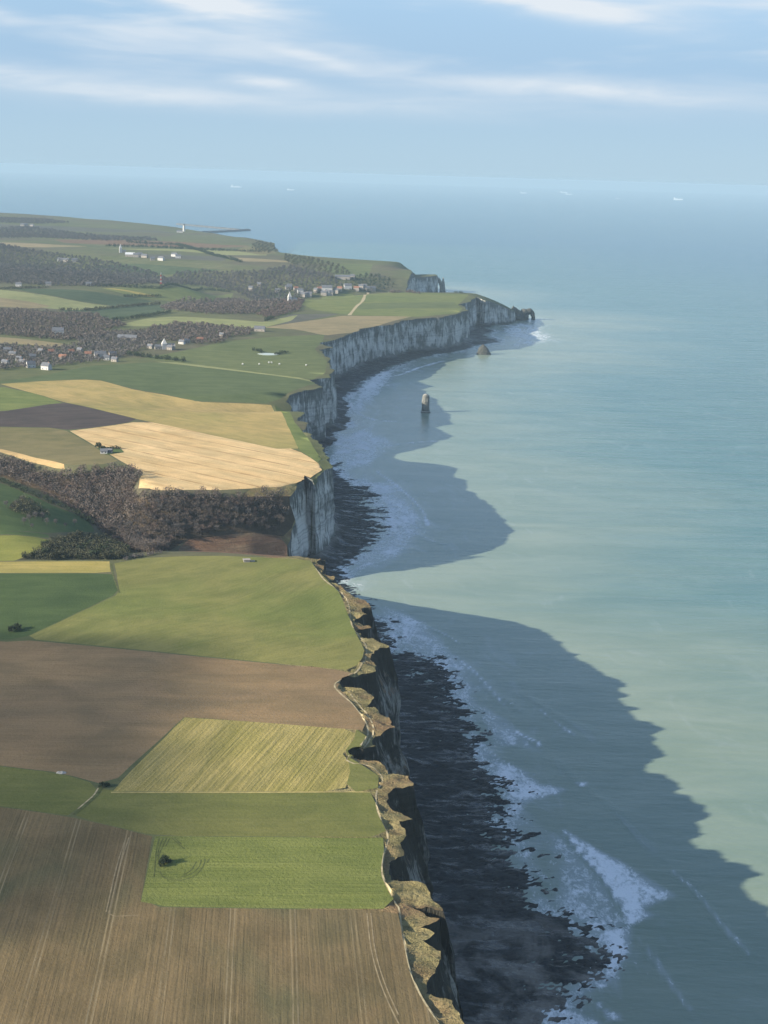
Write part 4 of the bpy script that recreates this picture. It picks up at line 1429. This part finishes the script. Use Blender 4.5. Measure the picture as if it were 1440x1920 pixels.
def house(px, py, Lx, Wy, Hz, rz, wall, roof, label, group=None, name='house', chim=True):
    q = gp(px, py)
    e = root(name, q.x, q.y, q.z, rz, label, 'house' if name == 'house' else name.split('_')[-1], group)
    V, Fc = [], []
    a, b = Lx / 2, Wy / 2
    rise = Wy * .48
    V = [(-a, -b, -2), (a, -b, -2), (a, b, -2), (-a, b, -2), (-a, -b, Hz), (a, -b, Hz), (a, b, Hz), (-a, b, Hz), (-a, 0, Hz + rise), (a, 0, Hz + rise)]
    Fc = [(0, 1, 5, 4), (1, 2, 6, 9, 5), (2, 3, 7, 6), (3, 0, 4, 8, 7)]
    mesh_ob('wall', V, Fc, wall, e)
    o_ = .45
    V = []
    for xx in (-a - o_, a + o_):
        V += [(xx, -b - o_, Hz - o_ * .9), (xx, 0, Hz + rise + .12), (xx, b + o_, Hz - o_ * .9), (xx, b + o_, Hz - o_ * .9 + .35), (xx, 0, Hz + rise + .5), (xx, -b - o_, Hz - o_ * .9 + .35)]
    Fc = [(0, 1, 7, 6), (1, 2, 8, 7), (2, 3, 9, 8), (3, 4, 10, 9), (4, 5, 11, 10), (5, 0, 6, 11), (0, 5, 4, 1), (1, 4, 3, 2), (6, 7, 10, 11), (7, 8, 9, 10)]
    r = mesh_ob('roof', V, Fc, roof, e)
    if chim:
        V, Fc = [], []
        box(V, Fc, a * .6, a * .6 + .9, -.4, .4, Hz + rise * .6, Hz + rise + 1.4)
        mesh_ob('chimney', V, Fc, m_brick, r)
    for k in range(2):
        V, Fc = [], []
        xx = (-.5 + k) * a
        box(V, Fc, xx - .6, xx + .6, -b - .06, -b + .1, 1.0, 2.4)
        mesh_ob('window', V, Fc, m_pane, e)
    return e


VIL = [(61, 673, 1), (36, 677, 0), (134, 664, 2), (77, 662, 1), (96, 663, 2), (200, 675, 0), (211, 668, 1), (215, 678, 1), (42, 683, 1), (10, 683, 0), (24, 668, 1), (118, 673, 2),
       (150, 660, 1), (165, 668, 2), (14, 660, 1), (341, 645, 0), (319, 656, 1), (282, 653, 1), (350, 643, 1), (416, 632, 1), (375, 640, 2), (296, 655, 1)]
for k, (px, py, c_) in enumerate(VIL):
    house(px, py, RNG.uniform(8, 12), 6.5, RNG.uniform(3.5, 5), RNG.uniform(-.6, .6), (m_white, m_cream, m_cream)[c_], (m_slate, m_slate, m_tile)[c_],
          'small pale house among the bare trees of the village', 'houses of the tree lined village')
TOWN = [(543, 540, 0), (486, 537, 1), (540, 542, 1), (470, 545, 1), (563, 549, 0), (568, 556, 1), (580, 554, 1), (607, 553, 1), (614, 552, 0), (619, 553, 1), (630, 549, 1), (677, 541, 1),
        (682, 541, 1), (661, 523, 1), (579, 556, 1), (572, 556, 1), (592, 548, 1), (600, 545, 2), (555, 545, 2), (690, 544, 1), (668, 545, 2), (637, 545, 2), (700, 545, 1), (520, 548, 1)]
for k, (px, py, c_) in enumerate(TOWN):
    house(px, py, RNG.uniform(11, 17), 9, RNG.uniform(6, 9), RNG.uniform(-.5, .5), (m_white, m_cream, m_cream)[c_], (m_slate, m_slate, m_tile)[c_],
          'small pale town house in the wooded valley mouth', 'houses of the far town')
FARH = [(113, 490, 0), (124, 491, 1), (140, 491, 1), (271, 483, 1), (286, 488, 1), (302, 488, 0), (327, 481, 0), (334, 484, 0), (49, 424, 1), (42, 424, 1), (60, 425, 1), (255, 482, 1), (262, 480, 1)]
for k, (px, py, c_) in enumerate(FARH):
    house(px, py, RNG.uniform(14, 20), 10, RNG.uniform(6, 8), RNG.uniform(-.4, .4), (m_white, m_cream)[c_], m_slate, 'tiny pale house on the hills above the town', 'houses on the far hills')
house(109, 628, 20, 11, 8, .2, m_white, m_slate, 'bright white house alone before the bare wood above the tan field')
house(58, 689, 12, 9, 5.5, .5, m_white, m_slate, 'bright white house at the near edge of the village trees, left one of two')
house(87, 693, 13, 9, 6, -.4, m_white, m_slate, 'bright white house at the near edge of the village trees, right one of two')
house(188, 671, 18, 10, 6, .3, m_white, m_slate, 'white gabled house where the village trees meet the green field')
house(239, 637, 34, 10, 4, -.1, m_cream, m_slate, 'long pale farm shed behind the village trees', None, 'farm_shed', False)
house(487, 621, 20, 10, 5, -.1, m_cream, m_slate, 'farm building at the tip of the village wood', None, 'farm_shed', False)
house(613, 547, 30, 14, 12, .1, m_white, m_slate, 'largest white building in the far town')
house(652, 541, 22, 12, 9, .2, m_white, m_slate, 'white building right of the largest white town building')
house(642, 523, 44, 10, 7, .05, m_cream, m_slate, 'long low pale building on the slope above the town')
house(244, 481, 30, 12, 7, .1, m_cream, m_metal, 'long pale shed on the hill by the church spire', None, 'farm_shed', False)
house(35, 537, 14, 9, 6, .1, m_white, m_slate, 'white house at the left end of the dark far field')
house(91, 536, 14, 9, 6, .2, m_cream, m_slate, 'pale house at the edge of the far wood, right of the lone white house')
house(166, 536, 14, 9, 6, .2, m_cream, m_slate, 'pale house half hidden where the far wood meets the light fields')
house(195, 850, 7, 4.5, 2.6, .1, m_white, m_slate, 'small white hut in the enclosure in the stubble field', None, 'hut', False)
house(206, 849, 5, 4, 2.2, -.2, m_cream, m_slate, 'low grey hut right of the white hut in the stubble field', None, 'hut', False)


def church(px, py, Hs, wall, label):
    q = gp(px, py)
    e = root('church', q.x, q.y, q.z, .3, label, 'church')
    V, Fc = [], []
    box(V, Fc, -4, 4, -4, 4, -2, Hs * .5)
    mesh_ob('tower', V, Fc, wall, e)
    V = [(-4.3, -4.3, Hs * .5), (4.3, -4.3, Hs * .5), (4.3, 4.3, Hs * .5), (-4.3, 4.3, Hs * .5), (0, 0, Hs)]
    mesh_ob('spire', V, [(0, 1, 4), (1, 2, 4), (2, 3, 4), (3, 0, 4), (3, 2, 1, 0)], wall, e)
    V = [(4.0, -4, -2), (18, -4, -2), (18, 4, -2), (4.0, 4, -2), (4.0, -4, 6), (18, -4, 6), (18, 4, 6), (4.0, 4, 6), (4.0, 0, 10), (18, 0, 10)]
    mesh_ob('nave', V, [(0, 1, 5, 4), (1, 2, 6, 9, 5), (2, 3, 7, 6), (4, 5, 9, 8), (6, 7, 8, 9)], m_cream, e)


church(308, 655, 19, m_white, 'tall pale house with pointed roof beside dark trees in the village')
church(226, 474, 30, m_white, 'white church with spire on the hill above the town')
church(543, 566, 24, m_white, 'white pointed church before the dark wood of the town valley')

# enclosure ground
q4 = [gp(*p) for p in [(181, 839), (226, 841), (233, 848), (198, 853)]]
P4 = resample(np.array([(q.x, q.y) for q in q4 + q4[:1]]), 4)[:-1]
o = mesh_ob('grass_plot', [(a, b_, drape(a, b_) + .15) for a, b_ in P4], [tuple(range(len(P4)))[::-1] if False else tuple(range(len(P4)))], m_f10)
tag(o, 'green grass plot of the enclosure in the golden stubble', 'grass', kind='structure')

# lighthouse
q = gp(345, 434)
e = root('lighthouse', q.x, q.y, q.z, 0, 'white lighthouse on the far cape before the breakwater', 'lighthouse')


def lathe(prof, n=12):
    V, Fc = [], []
    for r, z in prof:
        for k in range(n):
            V.append((r * math.cos(2 * math.pi * k / n), r * math.sin(2 * math.pi * k / n), z))
    for i in range(len(prof) - 1):
        for k in range(n):
            a, b_ = i * n + k, i * n + (k + 1) % n
            Fc.append((a, b_, b_ + n, a + n))
    Fc.append(tuple(range((len(prof) - 1) * n, len(prof) * n)))
    return V, Fc


mesh_ob('tower', *lathe([(6.0, -2), (5.6, 4), (4.6, 26), (4.6, 27)]), m_white, e)
mesh_ob('gallery', *lathe([(4.7, 27.02), (6.2, 27.4), (6.2, 28.6), (3.2, 28.8)]), m_cream, e)
mesh_ob('lantern', *lathe([(3.0, 28.82), (3.0, 33)]), m_pane, e)
mesh_ob('dome', *lathe([(3.3, 33.02), (2.6, 34.6), (1.0, 36), (.2, 37.5)]), m_slate, e)
house(337, 436, 26, 11, 6, .1, m_white, m_slate, 'low white keeper house beside the far lighthouse')

# harbour breakwaters
m_rubble = plain('rubble_stone', (0.085, 0.085, 0.085), 0.9, 0.4, 0.05)


def breakwater(px, label, w=30, h=11):
    P = resample(np.array([on_z(*p) for p in px]), 30)
    tg = np.gradient(P, axis=0)
    tg /= np.hypot(tg[:, 0], tg[:, 1])[:, None]
    nn = np.c_[-tg[:, 1], tg[:, 0]]
    V, Fc = [], []
    prof = [(-1, -3), (-.45, .75), (-.2, 1), (.2, 1), (.45, .75), (1, -3)]
    for k in range(len(P)):
        for j, (u, z) in enumerate(prof):
            s = RNG.uniform(.85, 1.15)
            V.append((P[k, 0] + nn[k, 0] * u * w * s, P[k, 1] + nn[k, 1] * u * w * s, z * h * (s if z > 0 else 1)))
    n = len(prof)
    for k in range(len(P) - 1):
        for j in range(n - 1):
            a = k * n + j
            Fc.append((a, a + n, a + n + 1, a + 1))
    Fc.append(tuple(range(n)))
    Fc.append(tuple(range((len(P) - 1) * n, len(P) * n))[::-1])
    tag(mesh_ob('breakwater', V, Fc, m_rubble), label, 'breakwater')


breakwater([(340, 438), (400, 436), (466, 432.5)], 'long dark breakwater reaching right from the lighthouse')
breakwater([(333, 421), (380, 425.5), (450, 432)], 'thin dark breakwater slanting behind the long one', 26, 9)

# striped mast
m_red = plain('red_paint', (0.45, 0.05, 0.04), 0.6, 0.1, 0.5)
q = gp(302, 533)
e = root('radio_mast', q.x, q.y, q.z, 0.4, 'red and white striped lattice mast before the dark wood', 'mast')
nsec, mh = 6, 30.0
for s in range(nsec):
    V, Fc = [], []
    z0, z1 = s * mh / nsec + (0.02 if s else -1), (s + 1) * mh / nsec
    w0, w1 = 2.0 - 1.4 * s / nsec, 2.0 - 1.4 * (s + 1) / nsec
    cr = [(-1, -1), (1, -1), (1, 1), (-1, 1)]
    for k in range(4):
        a, b_ = cr[k], cr[(k + 1) % 4]
        tube(V, Fc, [(a[0] * w0, a[1] * w0, z0), (a[0] * w1, a[1] * w1, z1)], [.32, .3], 4)
        tube(V, Fc, [(a[0] * w0, a[1] * w0, z0), (b_[0] * w1, b_[1] * w1, z1)], [.18, .18], 4)
        tube(V, Fc, [(a[0] * w1, a[1] * w1, z1 - .2), (b_[0] * w1, b_[1] * w1, z1 - .2)], [.18, .18], 4)
    mesh_ob('mast_section', V, Fc, m_white if s % 2 else m_red, e)
V, Fc = [], []
for k in range(3):
    box(V, Fc, .7, 1.2, -1 + k * .8, -.5 + k * .8, mh - 3, mh + .5)
tube(V, Fc, [(0, 0, mh - .5), (0, 0, mh + 4)], [.2, .08], 5)
mesh_ob('antenna', V, Fc, m_white, e)

# small things in the fields
q = gp(115, 1449)
V, Fc = lathe([(2.6, -.2), (2.3, .35), (1.3, .85), (.3, 1.1)], 14)
V = [(a * 1.0 + .25 * math.sin(a * 5 + b_ * 3), b_ * .6 + .2 * math.cos(a * 4), .7 * z * (1 + .2 * math.sin(a * 3))) for a, b_, z in V]
o = mesh_ob('chalk_heap', V, Fc, plain('heaped_chalk', (0.32, 0.30, 0.26), 0.9, 0.2, 1.0))
o.location = (q.x, q.y, q.z)
tag(o, 'small white heap at the lower edge of the brown ploughed field', 'heap')
q = gp(463, 1053)
e = root('concrete_bunker', q.x, q.y, q.z, .2, 'small pale concrete bunker on the crest of the green cereal field', 'bunker')
V, Fc = [], []
box(V, Fc, -2.6, 2.2, -1.8, 1.8, -.8, 1.5)
mesh_ob('body', V, Fc, m_cream, e)
V, Fc = [], []
box(V, Fc, -3.0, 2.6, -2.2, 2.2, 1.502, 2.0)
mesh_ob('roof_slab', V, Fc, m_cream, e)
V, Fc = [], []
box(V, Fc, 2.6, 6.0, -1.2, 1.0, -.8, .7)
mesh_ob('entrance', V, Fc, m_cream, e)
q = gp(503, 664)
n = 28
V = [(q.x + 17 * math.cos(2 * math.pi * k / n) * (1 + .1 * math.sin(3 * k)), q.y + 15 * math.sin(2 * math.pi * k / n)) for k in range(n)]
zt = max(drape(*v) for v in V) + .15
V3p = [(v[0], v[1], zt) for v in V] + [((v[0] - q.x) * 1.08 + q.x, (v[1] - q.y) * 1.08 + q.y, zt - 3) for v in V]
o = mesh_ob('pond', V3p, [tuple(range(n))] + [(k, k + n, (k + 1) % n + n, (k + 1) % n) for k in range(n)], plain('pale_pond_lining', (0.36, 0.40, 0.34), 0.3, 0.1, 0.05))
tag(o, 'pale round pond between two dark hedges on the green field', 'pond', kind='structure')
m_bale = plain('wrapped_bale', (0.40, 0.40, 0.36), 0.5, 0.05, 1)
for px, py in [(504, 681), (509, 681), (455, 684), (574, 686), (486, 684), (524, 684)]:
    q = gp(px, py)
    V, Fc = lathe([(.2, -1.3), (1.3, -1.25), (1.45, 0), (1.3, 1.25), (.2, 1.3)], 12)
    o = mesh_ob('wrapped_bale', [(z, a, b_ + 1.3) for a, b_, z in V], Fc, m_bale)
    o.location = (q.x, q.y, q.z - .1)
    tag(o, 'tiny white bale lying on the green field near the pond', 'bale', 'white bales near the pond')


# ------------------------------------------------------------------ rocks in the sea
def stack(name, x, y, prof, label, cat, m, nseg=22, seed=1, lean=(0, 0), sq=1.0, rz=0.0):
    """prof: (radius, z) up the rock"""
    zs = np.array([p[1] for p in prof], float)
    rs = np.array([p[0] for p in prof], float)
    zz_ = np.linspace(zs[0], zs[-1], 22)
    V, Fc = [], []
    for z in zz_:
        r = np.interp(z, zs, rs)
        k_ = z / zs[-1]
        for k in range(nseg):
            th = 2 * math.pi * k / nseg
            nz_ = 1 + .16 * fbm(np.array([math.cos(th) * 1.6 + seed]), np.array([math.sin(th) * 1.6 + z * .02]), seed, 3)[0] \
                + .07 * fbm(np.array([math.cos(th) * 5]), np.array([math.sin(th) * 5 + z * .3]), seed + 5, 2)[0]
            a, b_ = r * nz_ * math.cos(th), r * nz_ * math.sin(th) * sq
            V.append((x + a * math.cos(rz) - b_ * math.sin(rz) + lean[0] * k_, y + a * math.sin(rz) + b_ * math.cos(rz) + lean[1] * k_, z))
    n = nseg
    for i in range(len(zz_) - 1):
        for k in range(n):
            a, b_ = i * n + k, i * n + (k + 1) % n
            Fc.append((a, b_, b_ + n, a + n))
    c0 = len(V)
    top = np.array(V[-n:]).mean(0)
    V.append(tuple(top + np.array([0, 0, .6])))
    for k in range(n):
        Fc.append(((len(zz_) - 1) * n + k, (len(zz_) - 1) * n + (k + 1) % n, c0))
    o = mesh_ob(name, V, Fc, m)
    return tag(o, label, cat)


m_stack = cliff_mat('stack_chalk', (0.42, 0.41, 0.37), (0.17, 0.17, 0.15), (0.30, 0.29, 0.25), 0.0, (0.22, 0.21, 0.18))
m_stack_shaded = cliff_mat('stack_shaded_chalk', (0.15, 0.15, 0.135), (0.05, 0.052, 0.046), (0.08, 0.08, 0.07), 0.04, (0.06, 0.06, 0.052))  # chalk colour darkened to paint in the cliff's shadow on the conical rock
a, b_ = on_z(797.5, 773)
stack('sea_stack', a, b_, [(8.5, -2), (8.0, 1.0), (6.6, 2.5), (6.2, 8), (6.4, 18), (5.6, 25), (4.6, 28), (2.5, 29.5)], 'tall pale chalk needle standing alone in the shaded bay', 'sea stack', m_stack, seed=3, sq=.8)
a, b_ = on_z(907, 664)
stack('sea_stack', a, b_, [(17, -2), (16, 1), (13, 6), (10, 12), (6.5, 16), (3.5, 19), (1.5, 20.5)], 'dark conical sea rock below the long white cliff', 'sea stack', m_stack_shaded, seed=8, lean=(-2, 0), sq=.8)
a, b_ = on_z(946, 609)
stack('rock', a, b_, [(11, -1), (10.5, 1.2), (8, 2.4), (3, 2.8)], 'low flat rock in the water before the arch headland', 'rock', m_stack_shaded, seed=5, sq=.5)
a, b_ = on_z(830, 548)
stack('sea_stack', a, b_, [(11, -2), (9.5, 6), (7, 20), (4.5, 34), (2, 44), (.6, 49)], 'pointed chalk needle beside the far arch', 'sea stack', m_stack, seed=12, sq=.9)
a, b_ = on_z(822, 549)
# far arch: a curved rib of rock from the cliff to the sea


def rib(path, rads, label, m, seed, n=14, stretch=1.0):
    P = spline(path, 7)
    s = np.linspace(0, 1, len(P))
    R_ = np.interp(s, np.linspace(0, 1, len(rads)), rads)
    V, Fc = [], []
    for i in range(len(P)):
        tg = P[min(i + 1, len(P) - 1)] - P[max(i - 1, 0)]
        tg = Vector(tg).normalized()
        u = Vector((0, 1, 0))
        w_ = tg.cross(u).normalized()
        for k in range(n):
            th = 2 * math.pi * k / n
            f = R_[i] * (1 + .22 * fbm(np.array([math.cos(th) * 1.5 + i * .25]), np.array([math.sin(th) * 1.5 + seed]), seed, 3)[0])
            V.append(tuple(Vector(P[i]) + w_ * math.cos(th) * f + u * math.sin(th) * f * stretch))
    for i in range(len(P) - 1):
        for k in range(n):
            a_, c_ = i * n + k, i * n + (k + 1) % n
            Fc.append((a_, c_, c_ + n, a_ + n))
    Fc.append(tuple(range(n)))
    Fc.append(tuple(range((len(P) - 1) * n, len(P) * n))[::-1])
    return V, Fc


V, Fc = rib([(130, 4725, 46), (146, 4735, 45), (158, 4742, 36), (166, 4746, 20), (170, 4748, -3)], [8, 7.5, 6, 5.5, 7], 0, None, 4)
tag(mesh_ob('sea_arch', V, Fc, m_stack), 'far chalk arch joining the distant cliff to the sea beside the needle', 'arch')
V, Fc = rib([(326, 3850, 22), (340, 3853, 17), (352, 3856, 15), (362, 3858, 19), (370, 3859, 21), (378, 3860, 22), (384, 3861, 18), (387, 3861, 9), (388, 3861, -3)],
            [17, 13, 9, 10, 8, 8, 6.5, 5, 6], 0, None, 9, 16, 1.2)
V2_, F2_ = rib([(322, 3848, 3), (340, 3853, 4), (356, 3857, 6), (374, 3860, 6)], [20, 15, 13, 11], 0, None, 15, 14, 1.2)
k0 = len(V)
V += V2_
Fc += [tuple(i + k0 for i in f) for f in F2_]
tag(mesh_ob('sea_arch', V, Fc, m_stack_shaded), 'dark low arch at the tip of the near headland', 'arch')

# ------------------------------------------------------------------ ships far out
m_hull = plain('ship_hull_white', (0.85, 0.87, 0.88), 0.5, 0.04, 0.02)
m_hull_dark = plain('ship_hull_grey', (0.35, 0.37, 0.40), 0.5, 0.04, 0.02)


def ship(px, py, Lpx, label, m, hh=1.0):
    x, y = on_z(px, py)
    Ls = Lpx / FOC * math.hypot(x, y)
    e = root('ship', x, y, 0, RNG.uniform(-.12, .12), label, 'ship')
    s = Ls / 200.0
    hz_ = 22 * s * hh
    W = 16 * s
    prof = [(-100, .75), (-95, 1), (60, 1), (85, .7), (100, .05)]
    V, Fc = [], []
    for xx, w_ in prof:
        V += [(xx * s, -W * w_ * .8, -2), (xx * s, -W * w_, hz_ * (1.15 if xx > 80 else 1)), (xx * s, W * w_, hz_ * (1.15 if xx > 80 else 1)), (xx * s, W * w_ * .8, -2)]
    for i in range(len(prof) - 1):
        for j in range(3):
            a_ = i * 4 + j
            Fc.append((a_, a_ + 4, a_ + 5, a_ + 1))
    Fc += [(0, 1, 2, 3), (16, 19, 18, 17)]
    mesh_ob('hull', V, Fc, m, e)
    V, Fc = [], []
    box(V, Fc, -88 * s, -66 * s, -W * .8, W * .8, hz_ + .05, hz_ + 20 * s)
    box(V, Fc, -86 * s, -68 * s, -W * .95, W * .95, hz_ + 20 * s + .05, hz_ + 25 * s)
    mesh_ob('superstructure', V, Fc, m_hull, e)
    V, Fc = [], []
    box(V, Fc, -97 * s, -90 * s, -4 * s, 4 * s, hz_ + .05, hz_ + 24 * s)
    mesh_ob('funnel', V, Fc, m_hull_dark, e)
    V, Fc = [], []
    for xx in (-20, 20, 60):
        tube(V, Fc, [(xx * s, 0, hz_ - 1), (xx * s, 0, hz_ + 16 * s)], [1.2 * s, .8 * s], 5)
    mesh_ob('mast', V, Fc, m_hull, e)


ship(443, 351.5, 20, 'white ship far out at the left below the horizon', m_hull)
ship(545, 356.5, 13, 'faint small ship right of the white ship at the left', m_hull, .8)
ship(982, 362.5, 12, 'faint ship left of the close pair of ships', m_hull)
ship(1057, 361.5, 13, 'left ship of the close pair near the horizon', m_hull)
ship(1066, 365, 12, 'right ship of the close pair near the horizon', m_hull)
ship(1159, 373, 8, 'smallest ship between the close pair and the bright one', m_hull_dark)
ship(1272, 375, 17, 'bright white ship farthest to the right', m_hull, 1.2)

# @@END THINGS@@

# ------------------------------------------------------------------ thin cloud drifting off to the left, whose shade lies on the left fields
cloud_px = [(-700, 1150), (60, 1196), (214, 1203), (205, 1255), (186, 1320), (166, 1390), (150, 1462), (120, 1500), (110, 1580), (60, 1640), (20, 1720), (-60, 1780), (-500, 1800)]
cw = resample(np.array([on_h(*p) for p in cloud_px + cloud_px[:1]]), 12)[:-1]
ALT = 980.0
sh_ = np.array([sun_vec.x, sun_vec.y]) / sun_vec.z * (ALT - 80)
cc = cw.mean(0)
kk = np.arange(len(cw))
cw = cw + (cw - cc) / (np.hypot(*(cw - cc).T)[:, None]) * (7 * fbm(kk / 6.0, kk * 0.0, 95, 3))[:, None] + sh_
cc = cw.mean(0)
V, Fc = [], []
n = len(cw)
levels = [(1.0, 0.0), (0.985, 10.0), (0.95, 18.0), (0.86, 26.0), (0.7, 34.0), (0.5, 40.0), (0.25, 43.0)]
for sgn in (1, -0.5):
    base = len(V)
    for f_, z_ in levels:
        for k in range(n):
            q_ = cc + (cw[k] - cc) * f_
            bump_ = 12 * fbm(np.array([q_[0] / 40]), np.array([q_[1] / 40]), 97, 3)[0] if f_ < 1 else 0
            V.append((q_[0], q_[1], ALT + sgn * (z_ + bump_)))
    for i in range(len(levels) - 1):
        for k in range(n):
            a_, b_ = base + i * n + k, base + i * n + (k + 1) % n
            Fc.append((a_, b_, b_ + n, a_ + n))
    Fc.append(tuple(base + (len(levels) - 1) * n + k for k in range(n)))
cm = bpy.data.materials.new('thin_cloud')
cm.use_nodes = True
t = NT(cm.node_tree)
t.n.clear()
out = t.new('ShaderNodeOutputMaterial')
mx = t.new('ShaderNodeMixShader')
tp = t.new('ShaderNodeBsdfTransparent')
tl = t.new('ShaderNodeBsdfTranslucent')
tl.inputs[0].default_value = (0.85, 0.87, 0.9, 1)
t.l.new(t.ss(t.noise(t.objco(), 0.012, 4, 0.6), 0.3, 0.7, 0.30, 0.52), mx.inputs[0])
t.l.new(tp.outputs[0], mx.inputs[1])
t.l.new(tl.outputs[0], mx.inputs[2])
t.l.new(mx.outputs[0], out.inputs[0])
cl = mesh_ob('cloud', V, Fc, cm, smooth=True)
tag(cl, 'thin white cloud above the fields', 'cloud', kind='stuff')

# ------------------------------------------------------------------ haze
hm = bpy.data.materials.new('haze_air')
hm.use_nodes = True
t = NT(hm.node_tree)
t.n.clear()
out = t.new('ShaderNodeOutputMaterial')
pv = t.new('ShaderNodeVolumePrincipled')
pv.inputs['Color'].default_value = (0.37, 0.51, 0.62, 1)
pv.inputs['Density'].default_value = 0.000044
pv.inputs['Anisotropy'].default_value = 0.0
t.l.new(pv.outputs[0], out.inputs['Volume'])
S = 66000
zb_, zt_ = -4.0, 378.0
hz = mesh_ob('haze', [(-S, -S, zb_), (S, -S, zb_), (S, S, zb_), (-S, S, zb_), (-S, -S, zt_), (S, -S, zt_), (S, S, zt_), (-S, S, zt_)],
             [(0, 3, 2, 1), (4, 5, 6, 7), (0, 1, 5, 4), (1, 2, 6, 5), (2, 3, 7, 6), (3, 0, 4, 7)], hm)
tag(hz, 'pale blue haze over land and sea', 'haze', kind='stuff')
